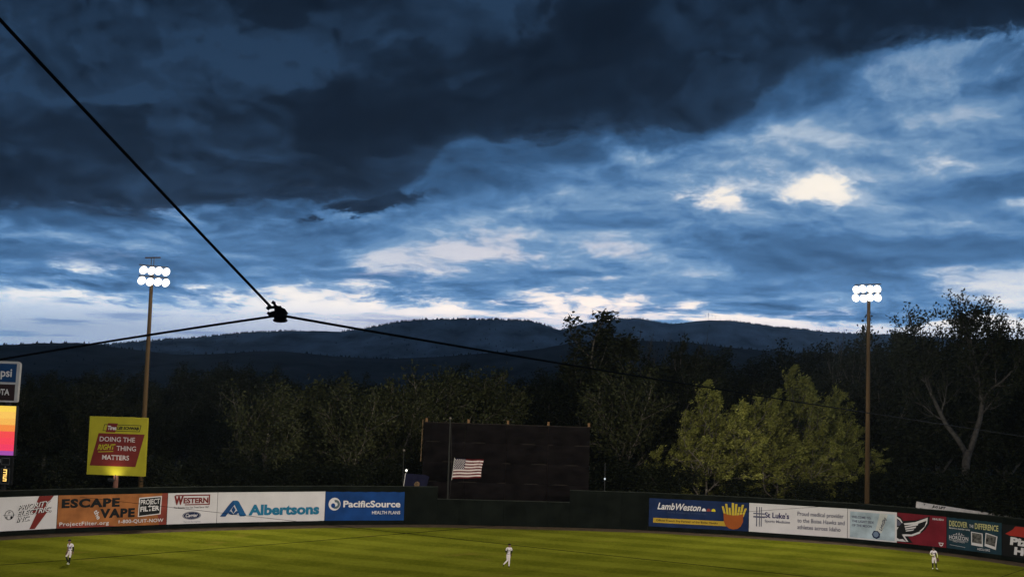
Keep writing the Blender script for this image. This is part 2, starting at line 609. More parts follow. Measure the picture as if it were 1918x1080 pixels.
for px, top, w in ((1321, 589, .9), (1327, 585, 1.6), (1334, 588, .9), (1340, 590, .9)):
    b0, b1 = survey(px, 601, 15450), survey(px, top, 15450)
    o = empty('radio_mast', (b0.x, b0.y, b0.z - 12))
    h = b1.z - b0.z + 12
    MB().tube([(0, 0, 0), (0, 0, h)], [w * 1.6, w * 1.1], 6).build('mast', mat('mast_steel', (.10, .10, .11), .6, .1), o)
    MB().tube([(0, 0, h * .8), (0, 0, h * .86)], w * 5, 8).build('antenna_drum', mat('mast_steel', (.1, .1, .1)), o)
    tag(o, 'thin radio mast on the crest of the far blue mountains', 'mast', 'radio masts on the far mountain crest')

# ================================================================ outfield wall
WGREEN = mat('wall_dark_green', (.0065, .0080, .0062), 0.8, 0.35, 0.7, 0.2, spec=0.0)
WCAP = mat('wall_cap', (.020, .023, .018), 0.6, 0.4, 1.5)
wall = empty('outfield_wall', WALL[8])
tag(wall, 'long dark green padded outfield wall carrying the advertising banners', 'wall')


def wall_height(i):
    return 2.55 if i == 7 else 3.78


for i in range(len(WALL) - 1):
    a, b = WALL[i] - WALL[8], WALL[i + 1] - WALL[8]
    d = (b - a).normalized()
    nrm = Vector((-d.y, d.x, 0))          # away from the field
    h = wall_height(i)
    L = (b - a).length
    n = max(1, round(L / 2.44))
    for k in range(n):
        p, q = a.lerp(b, k / n) + d * .006, a.lerp(b, (k + 1) / n) - d * .006
        j = random.Random(i * 50 + k).uniform(0, .018)
        mb = MB()
        lo, hi = [], []
        for s0, off in ((p, j), (q, j), (q, .22), (p, .22)):
            lo.append(s0 + nrm * off)
            hi.append(s0 + nrm * off + Vector((0, 0, h)))
        mb.add(lo + hi, [(0, 1, 5, 4), (1, 2, 6, 5), (2, 3, 7, 6), (3, 0, 4, 7), (4, 5, 6, 7)])
        mb.build('wall_panel', WGREEN, wall)
    mb = MB()
    c = (a + b) / 2 + nrm * .11 + Vector((0, 0, h + .035))
    mb.box(c, (L - .01, .30, .06), Matrix.Rotation(math.atan2(d.y, d.x), 3, 'Z'))
    mb.build('cap_rail', WCAP, wall)

# ================================================================ advertising banners
WHITE = mat('vinyl_white', (.60, .565, .56), 0.6, 0.06, 0.6, 0.15)
def vm(name, rgb, var=0.10):
    return mat('vinyl_' + name, rgb, 0.55, var, 0.7, 0.12)
BLACK = vm('black', (.012, .012, .012)); DKRED = vm('dark_red', (.17, .022, .018)); NAVY = vm('navy', (.012, .018, .055))
PWHITE = vm('print_white', (.64, .60, .59), .04)


def banner(name, label, i, base_m, z0=.42, z1=3.28, inset=(0.0, 0.0), sag=0.0):
    a, b = WALL[i], WALL[i + 1]
    d = (b - a).normalized()
    a2 = a + d * inset[0]
    L = (b - a).length - inset[0] - inset[1]
    front = Vector((d.y, -d.x, 0))
    o = empty(name, a2 + front * .03 + Vector((0, 0, z0)), math.atan2(d.y, d.x))
    tag(o, label, 'banner')
    H = z1 - z0
    # the vinyl ripples a little between its ties
    rng = random.Random(i * 7)
    nx, nz = 28, 8
    mb = MB()
    pa, pb = rng.uniform(0, 6), rng.uniform(0, 6)
    for r in range(nz + 1):
        for c in range(nx + 1):
            u, v = c / nx, r / nz
            zz = v * H
            if r == nz:
                zz -= sag * math.sin(u * math.pi * 7) ** 2
            mb.v.append((u * L, .006 * math.sin(u * 21 + pa + v * 3) * math.sin(v * 3.14), zz))
    for r in range(nz):
        for c in range(nx):
            k = r * (nx + 1) + c
            mb.f.append((k, k + 1, k + nx + 2, k + nx + 1))
    mb.build('vinyl_sheet', base_m, o)
    return o, L, H


def shape(o, L, H, polys, m, layer=.02, name='printed_shape'):
    for p in polys:
        MB().plate([(x * L, z * H) for x, z in p], -layer).build(name, m, o)


# --- Priority Electric
o, L, H = banner('advertising_banner', 'white Priority Electric banner with dark red lightning slash beside the orange one', 1, WHITE, inset=(0, .04))
shape(o, L, H, [[(.775, 1), (.95, 1), (.825, .58), (.90, .58), (.745, .02), (.68, .02), (.76, .5), (.70, .5)]], DKRED)
for s, x, z, w in (('PRIORITY', .53, .60, .38), ('ELECTRIC,', .525, .42, .40), ('INC.', .52, .24, .155)):
    lettering(o, s, (x + .006) * L, (z - .012) * H, w * L, .16 * H, BLACK, .03, .05, .3, slope=.10)
    lettering(o, s, x * L, z * H, w * L, .16 * H, PWHITE, .04, .012, .3, slope=.10)
mb = MB(); ring(mb, .44 * L, .47 * H, .128 * H, .145 * H, -.03)
mb.build('emblem', BLACK, o)
shape(o, L, H, [[(.37, .475), (.51, .475), (.51, .465), (.37, .465)]], BLACK, .03, 'emblem')
for s, x, z in (('P', .43, .50), ('E', .405, .36), ('I', .455, .36)):
    lettering(o, s, x * L, z * H, .022 * L, .08 * H, BLACK, .03, .01)

# --- Escape the Vape
o, L, H = banner('advertising_banner', 'orange brown Escape the Vape banner with heavy black lettering', 2, vm('orange_brown', (.32, .115, .035), .35), inset=(.02, .03))
shape(o, L, H, [[(.93, 0), (1, 0), (1, 1), (.95, 1), (.90, .6)], [(0, 0), (.55, 0), (.30, .10), (0, .12)]], vm('rust', (.22, .045, .03), .3), .012)
lettering(o, 'ESCAPE', .03 * L, .61 * H, .52 * L, .29 * H, BLACK, .03, .055, spacing=1.15)
lettering(o, 'VAPE', .375 * L, .27 * H, .32 * L, .30 * H, BLACK, .03, .055, spacing=1.15)
lettering(o, 'the', .315 * L, .49 * H, .085 * L, .15 * H, PWHITE, .04, .02, rot=-1.1)
lettering(o, 'ProjectFilter.org', .02 * L, .065 * H, .44 * L, .12 * H, PWHITE, .03, .012, spacing=1.1)
lettering(o, '1-800-QUIT-NOW', .55 * L, .09 * H, .42 * L, .115 * H, PWHITE, .03, .012, spacing=1.05)
shape(o, L, H, [[(.725, .27), (.94, .335), (.945, .92), (.73, .875)]], PWHITE, .02)
shape(o, L, H, [[(.735, .30), (.93, .36), (.935, .885), (.738, .84)]], BLACK, .03)
lettering(o, 'PROJECT', .745 * L, .645 * H, .18 * L, .17 * H, PWHITE, .04, .02, slope=.05)
lettering(o, 'FILTER', .745 * L, .43 * H, .18 * L, .17 * H, PWHITE, .04, .03, slope=.05)

# --- Western / Carrier
o, L, H = banner('advertising_banner', 'narrow white Western banner with dark red word and navy Carrier oval', 3, WHITE, inset=(.02, .03))
lettering(o, 'W', .12 * L, .62 * H, .19 * L, .30 * H, DKRED, .03, .06)
lettering(o, 'ESTERN', .31 * L, .66 * H, .50 * L, .19 * H, DKRED, .03, .04)
shape(o, L, H, [[(.14, .90), (.82, .90), (.82, .94), (.14, .94)], [(.34, .60), (.82, .60), (.82, .635), (.34, .635)], [(.82, .60), (.845, .60), (.845, .94), (.82, .94)]], DKRED, .025)
lettering(o, 'The Experts You Can Trust Since 1967', .12 * L, .50 * H, .71 * L, .06 * H, BLACK, .03, .01)
mb = MB().plate(circle(.49 * L, .265 * H, .185 * L, .13 * H, 28), -.02); mb.build('oval_emblem', NAVY, o)
mb = MB(); ring(mb, .49 * L, .265 * H, .165 * L, .172 * L, -.03, squash=.112 * H / (.172 * L)); mb.build('oval_rim', PWHITE, o)
lettering(o, 'Carrier', .365 * L, .215 * H, .25 * L, .12 * H, PWHITE, .035, .02, .35)
lettering(o, 'Turn to the experts', .33 * L, .04 * H, .34 * L, .055 * H, mat('vinyl_grey', (.2, .2, .22)), .03)

# --- Albertsons
o, L, H = banner('advertising_banner', 'wide white Albertsons banner with big blue lettering and leaf emblem', 4, WHITE, inset=(.01, .02))
AB, AT = vm('albertsons_blue', (.012, .055, .16)), vm('albertsons_teal', (.018, .15, .26))
shape(o, L, H, [[(.025, .20), (.075, .20), (.175, .70), (.135, .72), (.105, .60)]], AB)
shape(o, L, H, [[(.135, .725), (.175, .725), (.19, .69), (.262, .24), (.245, .20), (.205, .20), (.15, .60)]], vm('albertsons_mid', (.014, .09, .22)), .024)
shape(o, L, H, [[(.145, .30), (.125, .42), (.145, .54), (.165, .42)], [(.143, .25), (.115, .27), (.085, .36), (.12, .38), (.14, .31)], [(.147, .25), (.175, .27), (.203, .36), (.17, .38), (.15, .31)]], AB, .03, 'leaf_emblem')
lettering(o, 'Albertsons', .282 * L, .225 * H, .665 * L, .375 * H, AT, .03, .045)

# --- PacificSource
o, L, H = banner('advertising_banner', 'royal blue PacificSource Health Plans banner with white swirl emblem', 5, vm('royal_blue', (.006, .040, .155), .25), sag=.05, inset=(.02, .08))
mb = MB().plate(circle(.115 * L, .57 * H, .21 * H, .22 * H, 28), -.02); mb.build('swirl_emblem', PWHITE, o)
mb = MB(); ring(mb, .128 * L, .56 * H, .07 * H, .155 * H, -.03, 20, -2.2, 1.9); mb.build('swirl_line', vm('swirl_green', (.09, .12, .13)), o)
mb = MB().plate(circle(.098 * L, .52 * H, .075 * H, .08 * H, 20), -.034); mb.build('swirl_eye', vm('royal_blue', (.006, .04, .155)), o)
lettering(o, 'PacificSource', .225 * L, .46 * H, .725 * L, .24 * H, PWHITE, .03, .028)
lettering(o, 'HEALTH PLANS', .59 * L, .22 * H, .36 * L, .12 * H, PWHITE, .03, .012)

# --- LambWeston
o, L, H = banner('advertising_banner', 'navy LambWeston banner with carton of yellow french fries', 9, vm('navy_blue', (.010, .022, .070), .3), inset=(.10, .02))
lettering(o, 'LambWeston', .085 * L, .62 * H, .44 * L, .25 * H, PWHITE, .03, .02, .32)
for k, (cc, nm) in enumerate((((.70, .66, .64), 'white'), ((.24, .04, .03), 'brick'), ((.55, .44, .02), 'yellow'))):
    mb = MB().plate([(x * 1.0, z) for x, z in circle((.555 + k * .048) * L, .63 * H, .021 * L, .10 * H, 14, 0, math.pi)], -.03)
    mb.build('half_sun', vm('half_' + nm, cc), o)
lettering(o, 'SEEING POSSIBILITIES IN POTATOES', .19 * L, .50 * H, .39 * L, .06 * H, vm('dim_blue', (.05, .07, .14)), .03)
GOLD = vm('gold', (.42, .27, .03))
shape(o, L, H, [[(.045, .14), (.80, .14), (.80, .31), (.045, .31)]], GOLD, .02)
lettering(o, 'Official French Fry Partner of the Boise Hawks', .075 * L, .195 * H, .62 * L, .075 * H, BLACK, .03, .012)
FRY = vm('fry_yellow', (.50, .36, .04))
for k, (x, t, w) in enumerate(((.77, .84, .018), (.795, .93, .018), (.82, .80, .016), (.845, .97, .02), (.87, .94, .018), (.893, .84, .017), (.918, .92, .018), (.94, .80, .018))):
    lean = (x - .85) * .35
    shape(o, L, H, [[(x - w * .6, .5), (x + w * .6, .5), (x + w * .6 + lean, t), (x - w * .6 + lean, t)]], FRY, .024 + .002 * k, 'fry')
mb = MB().plate([(.752 * L, .60 * H), (.80 * L, .55 * H), (.85 * L, .535 * H), (.90 * L, .55 * H), (.948 * L, .60 * H), (.945 * L, .32 * H), (.925 * L, .16 * H), (.89 * L, .07 * H),
                 (.85 * L, .04 * H), (.81 * L, .07 * H), (.775 * L, .16 * H), (.755 * L, .32 * H)], -.05)
mb.build('fry_carton', vm('carton_orange', (.30, .075, .015)), o)

# --- St Luke's
o, L, H = banner('advertising_banner', "white St Luke's Sports Medicine banner with grey cross emblem", 10, WHITE, inset=(.03, .02))
GREY = vm('slate', (.10, .10, .14))
for x0, x1, z0, z1 in ((.045, .165, .50, .56), (.045, .165, .62, .665), (.075, .085, .20, .88), (.105, .113, .20, .88), (.125, .133, .20, .88)):
    shape(o, L, H, [[(x0, z0), (x1, z0), (x1, z1), (x0, z1)]], GREY, .02 + .001 * (x0 > .07), 'cross_emblem')
lettering(o, "St Luke's", .165 * L, .52 * H, .25 * L, .20 * H, vm('plum', (.035, .03, .10)), .03, .025)
lettering(o, 'Sports Medicine', .165 * L, .36 * H, .26 * L, .10 * H, GREY, .03, .012)
for s, z, w in (('Proud medical provider', .66, .465), ('to the Boise Hawks and', .43, .475), ('athletes across Idaho', .20, .435)):
    lettering(o, s, .50 * L, z * H, w * L, .15 * H, GREY, .03, .012)

# --- pale beer banner
o, L, H = banner('advertising_banner', 'pale blue LightSky banner with tilted bottle and navy cap', 11, WHITE, inset=(.03, .01))
shape(o, L, H, [[(.05, .04), (.96, .04), (.96, .92), (.05, .92)]], vm('pale_sky', (.36, .43, .47), .3), .012)
for s, z, w in (('WELCOME TO:', .70, .39), ('THE LIGHT SIDE', .56, .45), ('OF THE MOON', .42, .41)):
    lettering(o, s, .09 * L, z * H, w * L, .085 * H, vm('slate', (.1, .1, .14)), .03, .02)
shape(o, L, H, [[(.565, .30), (.70, .27), (.82, .90), (.66, .92)]], vm('bottle_pale', (.50, .50, .46), .2), .02, 'bottle_print')
lettering(o, 'LightSky', .70 * L, .34 * H, .48 * H, .11 * H, NAVY, .03, .02, .2, rot=1.22)
mb = MB().plate([(.50 * L, .20 * H), (.53 * L, .10 * H), (.60 * L, .06 * H), (.66 * L, .12 * H), (.67 * L, .24 * H), (.62 * L, .33 * H), (.54 * L, .33 * H)], -.03)
mb.build('bottle_cap_print', NAVY, o)
mb = MB().plate(circle(.585 * L, .21 * H, .055 * L, .095 * H, 16), -.036); mb.build('bottle_cap_face', vm('steel_blue', (.15, .2, .28)), o)

# --- red wing banner
o, L, H = banner('advertising_banner', 'crimson banner with a black and white outstretched wing emblem', 12, vm('crimson', (.155, .012, .020), .2), inset=(.01, .02))
shape(o, L, H, [[(0, .90), (.08, .85), (.13, .74), (.40, .80), (.67, .97), (.66, .72), (.58, .52), (.50, .40), (.38, .30), (.25, .24), (.20, .30), (.33, .04), (0, .04)]], BLACK, .015, 'wing_emblem')
wing = [[(.14, .66), (.38, .74), (.63, .92), (.61, .82), (.40, .67), (.16, .61)], [(.61, .82), (.63, .92), (.62, .74), (.55, .55), (.50, .46), (.46, .45), (.57, .62)],
        [(.16, .57), (.44, .70), (.43, .64), (.17, .53)], [(.17, .50), (.40, .60), (.38, .54), (.18, .46)], [(.18, .43), (.36, .50), (.33, .45), (.19, .40)],
        [(.12, .30), (.30, .32), (.44, .42), (.50, .46), (.47, .38), (.32, .27), (.16, .24)], [(.10, .30), (.15, .26), (.24, .07), (.20, .07)], [(0, .06), (.20, .06), (.12, .14), (.05, .12), (0, .16)]]
shape(o, L, H, wing, PWHITE, .024, 'wing_feathers')
shape(o, L, H, [[(0, .86), (.07, .80), (.12, .68), (.10, .66), (.05, .76), (0, .80)], [(0, .50), (.04, .53), (0, .42)]], PWHITE, .026, 'crest_line')
shape(o, L, H, [[(0, .78), (.05, .72), (.09, .64), (.05, .56), (0, .57)]], vm('slate', (.1, .1, .14)), .028, 'crest_patch')
lettering(o, 'NNU.EDU', .73 * L, .865 * H, .22 * L, .065 * H, PWHITE, .03, .02)
shape(o, L, H, [[(.85, .15), (.95, .15), (.93, .06), (.90, .03), (.87, .06)]], PWHITE, .02, 'shield_emblem')
shape(o, L, H, [[(.87, .125), (.93, .125), (.91, .07), (.89, .07)]], DKRED, .028, 'shield_mark')

# --- Discover the difference
o, L, H = banner('advertising_banner', 'dark teal Discover the Difference banner with two tilted photo prints', 13, vm('deep_teal', (.014, .038, .052), .3), sag=.04, inset=(.03, .03))
CREAM = vm('cream', (.50, .46, .20))
lettering(o, 'DISCOVER', .05 * L, .72 * H, .34 * L, .19 * H, CREAM, .03, .02)
lettering(o, 'THE', .425 * L, .745 * H, .075 * L, .10 * H, PWHITE, .03, .01)
lettering(o, 'DIFFERENCE', .525 * L, .72 * H, .42 * L, .19 * H, CREAM, .03, .02)
lettering(o, 'Become a member today', .05 * L, .64 * H, .39 * L, .055 * H, PWHITE, .03, .012)
lettering(o, 'HORIZON', .05 * L, .31 * H, .355 * L, .125 * H, PWHITE, .03, .01, spacing=1.1)
lettering(o, 'CREDIT UNION', .12 * L, .225 * H, .22 * L, .04 * H, PWHITE, .03)
shape(o, L, H, [[(.05, .275), (.40, .275), (.40, .285), (.05, .285)], [(.12, .46), (.33, .46), (.33, .47), (.12, .47)], [(.225, .48), (.235, .56), (.245, .48)], [(.17, .49), (.20, .53), (.19, .48)], [(.30, .49), (.27, .53), (.28, .48)],
                [(.06, .12), (.35, .09), (.35, .098), (.06, .128)]], PWHITE, .024, 'emblem')
for pts, q in (([(.46, .20), (.67, .18), (.665, .60), (.455, .62)], 0), ([(.70, .22), (.90, .14), (.93, .56), (.72, .64)], 1)):
    shape(o, L, H, [pts], PWHITE, .02 + .004 * q, 'photo_print')
    c = np.mean(np.array(pts), 0)
    inn = [(c[0] + (x - c[0]) * .84, c[1] + .03 + (z - c[1]) * .74) for x, z in pts]
    shape(o, L, H, [inn], mat('photo_scene_%d' % q, (.09, .085, .075), .6, 1.0, 3.5), .032, 'photo_scene')
lettering(o, 'HZCU.ORG', .575 * L, .065 * H, .22 * L, .07 * H, PWHITE, .03, .01)

# --- Pizza Hut
o, L, H = banner('advertising_banner', 'black Pizza Hut banner with red roof shape above white letters', 14, vm('jet_black', (.010, .010, .010)), z1=3.2, inset=(.03, .05))
shape(o, L, H, [[(.05, .70), (.16, .86), (.20, .97), (.52, .99), (.58, .88), (.68, .74), (.55, .66), (.12, .66)]], vm('roof_red', (.36, .03, .02)), .02, 'roof_emblem')
lettering(o, 'Pizza', .12 * L, .375 * H, .46 * L, .26 * H, PWHITE, .03, .05, .06)
lettering(o, 'Hut', .18 * L, .08 * H, .32 * L, .26 * H, PWHITE, .03, .06, .06)

# ================================================================ scoreboard
STEEL = mat('dark_steel', (.03, .03, .032), .5, .3, 3.0)
FRAME = mat('frame_grey', (.42, .40, .39), .6, .12, 1.0)
def srgb(r, g, b):
    f = lambda c: (c / 255 / 12.92) if c <= 10 else ((c / 255 + .055) / 1.055) ** 2.4
    return (f(r), f(g), f(b))
def glow(name, rgb8, k=1.0):
    m = bpy.data.materials.new(name)
    m.use_nodes = True
    nt = m.node_tree
    b = nt.nodes['Principled BSDF']
    b.inputs['Base Color'].default_value = (.01, .01, .01, 1)
    b.inputs['Roughness'].default_value = .5
    tcn = nt.nodes.new('ShaderNodeTexCoord')
    wv = nt.nodes.new('ShaderNodeTexNoise')
    wv.inputs['Scale'].default_value = 9
    nt.links.new(tcn.outputs['Object'], wv.inputs['Vector'])
    mr = nt.nodes.new('ShaderNodeMapRange')
    mr.inputs['To Min'].default_value = k * .9
    mr.inputs['To Max'].default_value = k * 1.1
    nt.links.new(wv.outputs['Fac'], mr.inputs['Value'])
    b.inputs['Emission Color'].default_value = (*srgb(*rgb8), 1)
    nt.links.new(mr.outputs[0], b.inputs['Emission Strength'])
    MATS[name] = m
    return m

p = survey(27.5, 800, 121.0)
sb = empty('scoreboard', (p.x, p.y, 0), R(-6))
tag(sb, 'tall stadium scoreboard with glowing sunset coloured screen and two sponsor panels on top', 'scoreboard')
for x in (-1.2, -6, -10.8):
    MB().box((x, 1.0, 5.6), (.35, .35, 11.2)).build('support_post', STEEL, sb)
MB().box((-6, .55, 9.2), (11.8, .5, 3.2)).build('back_frame', STEEL, sb)
Z = lambda y: CAM_H - (y - 721.0) * 121.0 / F_PX
sg = MB().plate([(-6.4, Z(753)), (.02, Z(753)), (.12, Z(751)), (.2, Z(682)), (.08, Z(678.5)), (-.1, Z(677)), (-6.4, Z(677))], -.1, .35).build('sponsor_frame', FRAME, sb)
MB().plate([(-6.2, Z(716)), (-.12, Z(716)), (-.09, Z(681.5)), (-6.2, Z(681.5))], -.125, .015).build('sponsor_panel', vm('sponsor_blue', (.010, .045, .13)), sb)
MB().plate([(-6.2, Z(750)), (-.17, Z(750)), (-.14, Z(720)), (-6.2, Z(720))], -.125, .015).build('sponsor_panel', vm('sponsor_brown', (.030, .016, .016)), sb)
lettering(sb, 'pepsi', -2.55, Z(706), 2.05, .78, PWHITE, .16, .02)
lettering(sb, 'TOYOTA', -3.3, Z(740), 2.68, .58, PWHITE, .16, .03)
screen = MB().plate([(-11.6, Z(852)), (.12, Z(852)), (.12, Z(759)), (-11.6, Z(759))], -.06, .4).build('video_screen', STEEL, sb)
bands = [(760, 771, (255, 214, 84)), (771, 783, (254, 200, 92)), (783, 795, (250, 186, 84)), (795, 807, (247, 142, 62)), (807, 819, (250, 74, 76)), (819, 831, (252, 66, 84)), (831, 843, (246, 60, 98)), (843, 851, (160, 78, 168))]
for k, (y0, y1, c) in enumerate(bands):
    MB().plate([(-11.5, Z(y1)), (.06, Z(y1)), (.06, Z(y0)), (-11.5, Z(y0))], -.075, .01).build('screen_band', glow('screen_band_%d' % k, c, .95), screen)
board = MB().plate([(-11.6, Z(906)), (.02, Z(906)), (.02, Z(854)), (-11.6, Z(854))], -.06, .3).build('line_score_board', BLACK, sb)
def outline(x0, y0, x1, y1, w=.05, par=board, m=FRAME):
    mb = MB()
    z0, z1 = Z(y1), Z(y0)
    for q in ([(x0, z0), (x1, z0), (x1, z0 + w), (x0, z0 + w)], [(x0, z1 - w), (x1, z1 - w), (x1, z1), (x0, z1)],
              [(x0, z0 + w), (x0 + w, z0 + w), (x0 + w, z1 - w), (x0, z1 - w)], [(x1 - w, z0 + w), (x1, z0 + w), (x1, z1 - w), (x1 - w, z1 - w)]):
        mb.plate(q, -.08)
    mb.build('display_frame', m, par)
DIM = mat('board_line', (.10, .10, .10), .6)
outline(-1.0, 856, -.22, 869, m=DIM); outline(-.98, 875, -.16, 904, m=DIM); outline(-1.9, 875, -1.08, 904, m=DIM)
lettering(board, 'E', -1.24, Z(865), .16, .3, FRAME, .09, .01)
for x in (-.65, -1.55):
    lettering(board, 'E' if x > -1 else 'H', x, Z(874.4), .12, .13, FRAME, .09)
AMBER = glow('amber_digit', (255, 205, 110), 1.6)
def digit(s, x, y0, y1, w):
    segs = {'3': 'abgcd', '5': 'afgcd', '1': 'bc', '2': 'abged', '0': 'abcdef'}[s]
    z0, z1 = Z(y1), Z(y0); zm = (z0 + z1) / 2; t = .085
    R_ = {'a': (x, z1 - t, x + w, z1), 'd': (x, z0, x + w, z0 + t), 'g': (x, zm - t / 2, x + w, zm + t / 2), 'b': (x + w - t, zm + t / 2, x + w, z1 - t), 'c': (x + w - t, z0 + t, x + w, zm - t / 2),
          'f': (x, zm + t / 2, x + t, z1 - t), 'e': (x, z0 + t, x + t, zm - t / 2)}
    mb = MB()
    for q in segs:
        a, b, c, d = R_[q]
        mb.plate([(a, b), (c, b), (c, d), (a, d)], -.085)
    mb.build('score_digit', AMBER, board)
digit('3', -.77, 877, 888, .34); digit('5', -.77, 889.5, 899, .34); digit('3', -1.62, 877, 888, .34); digit('2', -1.62, 889.5, 899, .34)

# ================================================================ tyre shop sign on its post
YEL = vm('sign_yellow', (.38, .33, .022), .12); MAROON = vm('sign_maroon', (.155, .022, .018), .12)
p = survey(217.5, 889.5, 124.0)
ls = empty('roadside_sign', (p.x, p.y, 0), R(-5))
tag(ls, 'square yellow Les Schwab sign with maroon slanted panel on a post above the wall', 'sign')
zb, w, h = p.z, 5.5, 5.34
zt = zb + h
MB().box((0, 0, (zb + zt) / 2), (w, .30, h)).build('sign_board', YEL, ls)
MB().tube([(-.05, .1, 0), (-.05, .1, zb)], .23, 12).build('post', mat('post_red_brown', (.22, .10, .07), .7, .25, 2, streaks=.2), ls)
U = lambda u: (u - .5) * w
V = lambda v: zb + v * h
def sgn(pts, m, y, name='printed_shape'):
    MB().plate([(U(a), V(b)) for a, b in pts], y).build(name, m, ls)
sgn([(.045, .155), (.835, .155), (.965, .715), (.17, .715)], MAROON, -.165, 'slanted_panel')
sgn([(.235, .755), (.875, .755), (.90, .87), (.26, .87)], BLACK, -.160, 'name_frame')
sgn([(.245, .765), (.867, .765), (.888, .86), (.27, .86)], YEL, -.168, 'name_panel')
sgn([(.29, .735), (.455, .735), (.495, .89), (.325, .89)], MAROON, -.176, 'tires_patch')
lettering(ls, 'Tires', U(.325), V(.775), .145 * w, .075 * h, PWHITE, .19, .03, .15)
lettering(ls, 'LES SCHWAB', U(.485), V(.785), .375 * w, .055 * h, BLACK, .19, .05, .2)
SIGNW = vm('sign_print', (.56, .48, .46), .05)
lettering(ls, 'DOING THE', U(.195), V(.575), .61 * w, .085 * h, SIGNW, .19, .012)
lettering(ls, 'THING', U(.495), V(.425), .335 * w, .085 * h, SIGNW, .19, .012)
lettering(ls, 'MATTERS', U(.255), V(.265), .465 * w, .085 * h, SIGNW, .19, .02)
lettering(ls, 'RIGHT', U(.165), V(.425), .31 * w, .10 * h, YEL, .19, .035, .3, slope=.05)
sgn([(.18, .40), (.44, .415), (.44, .405), (.18, .385)], YEL, -.19, 'underline')
lampb = MB().box((0, -1.25, zb - .35), (.5, .22, .25), Matrix.Rotation(R(50), 3, 'X')).build('sign_lamp', STEEL, ls)
MB().tube([(0, -.15, zb + .05), (0, -.15, zb - .4), (0, -1.2, zb - .4)], .035, 6).build('lamp_arm', STEEL, ls)
sl = bpy.data.lights.new('sign_lamp_light', 'SPOT')
sl.energy = 95; sl.spot_size = R(120); sl.spot_blend = 1.0; sl.shadow_soft_size = .12; sl.color = (1, .93, .75)
slo = bpy.data.objects.new('sign_lamp_light', sl); COL.objects.link(slo); slo.parent = ls
slo.location = (0, -1.2, zb - .15)
slo.rotation_euler = Vector((0, 1.0, .9)).to_track_quat('-Z', 'Y').to_euler()

# ================================================================ batter's eye screen
D = 143.0
zz = lambda y: CAM_H - (y - 750.5) * D / F_PX
c = survey(948, 850, D)
be = empty('batters_eye_screen', (c.x, D, 0))
tag(be, "large black tarpaulin batter's eye screen on wooden posts behind centre field", 'screen')
EYE = mat('black_tarpaulin', (.0070, .0055, .0055), .85, .45, .6, .3, streaks=2.0, spec=0.0)
x0, x1 = survey(792, 850, D).x - c.x, survey(1104, 850, D).x - c.x
rows = [796, 831, 867.5, 904, 941, 985]
rb = random.Random(9)
for r in range(len(rows) - 1):
    za, zb_ = zz(rows[r]), zz(rows[r + 1]) - .12
    npan = 4
    for k in range(npan):
        xa, xb = x0 + (x1 - x0) * k / npan + .01, x0 + (x1 - x0) * (k + 1) / npan - .01
        mb = MB()
        nx, nz = 12, 6
        ph = rb.uniform(0, 6)
        for j in range(nz + 1):
            for i in range(nx + 1):
                u, v = i / nx, j / nz
                sagz = .10 * math.sin(math.pi * u) * v + .05 * math.sin(u * 9 + ph) * v
                mb.v.append((xa + (xb - xa) * u, -.16 * math.sin(math.pi * v ** .7) - .05 * math.sin(u * 7 + ph) * v - .10 * (1 - v), za + (zb_ - za) * v - sagz))
        for j in range(nz):
            for i in range(nx):
                q = j * (nx + 1) + i
                mb.f.append((q, q + nx + 1, q + nx + 2, q + 1))
        mb.build('tarpaulin_panel', EYE, be, smooth=True)
    MB().box(((x0 + x1) / 2, .02, za + .04), (x1 - x0 + .1, .10, .10)).build('top_rail' if r == 0 else 'cross_rail', mat('rail_dark', (.022, .018, .015), spec=0.0), be)
POST = mat('timber_post', (.17, .095, .045), .85, .35, 3.0, .3, streaks=.15)
for px in (797, 876, 950, 1026, 1102):
    x = survey(px, 840, D).x - c.x
    MB().box((x, .16, zz(787.5) / 2), (.24, .22, zz(787.5))).build('post', POST, be)
MB().tube([(x0 - .12, -.12, zz(790)), (x0 - .2, -.12, zz(868))], .06, 6).build('edge_batten', mat('edge_batten', (.10, .065, .035), .8, .8, 1.5), be)

# ================================================================ flagpoles and flags
def flagpole(px, py_top, depth, r, label, lean=0.0, m=None, lamp=None):
    t = survey(px, py_top, depth)
    o = empty('flagpole', (t.x, depth, 0))
    tag(o, label, 'flagpole')
    m = m or mat('galvanised', (.030, .030, .027), .7, .2, 2, spec=0.0)
    MB().tube([(0, 0, 0), (0, 0, t.z * .5), (0, 0, t.z)], [r, r * .9, r * .65], 10).build('pole', m, o)
    mb = MB()
    mb.tube([(0, 0, t.z - .01), (0, 0, t.z + .04), (0, 0, t.z + .12), (0, 0, t.z + .2), (0, 0, t.z + .24)], [.03, .10, .13, .10, .03], 10)
    mb.build('finial', mat('finial', (.14, .12, .10), .5), o)
    MB().tube([(0, 0, -.01), (0, 0, .12)], r * 2.2, 12).build('base_collar', m, o)
    return o, t

fp, t = flagpole(843.5, 785, 140.2, .10, "tall grey flagpole in front of the batter's eye screen")
MB().tube([(.14, -.05, 1.2), (.30, -.05, 4.3), (.30, -.05, 6.4), (.06, -.05, t.z - .2)], .010, 5).build('halyard', mat('rope_dim', (.06, .055, .05)), fp)


def flag_point(u, v, W, H, ph, droop):
    # u along the fly, v down the hoist; wind-blown cloth
    x = u * W * (1 - .03 * math.sin(3 * v)) - v * .22
    y = .16 * u * math.sin(7.5 * u + 2.2 * v + ph) + .05 * u * math.sin(17 * u - 3 * v)
    z = -v * H * (1 - .10 * u) - droop * u * u + .05 * math.sin(8 * u + ph) * u + .06 * u
    return (x, y, z)


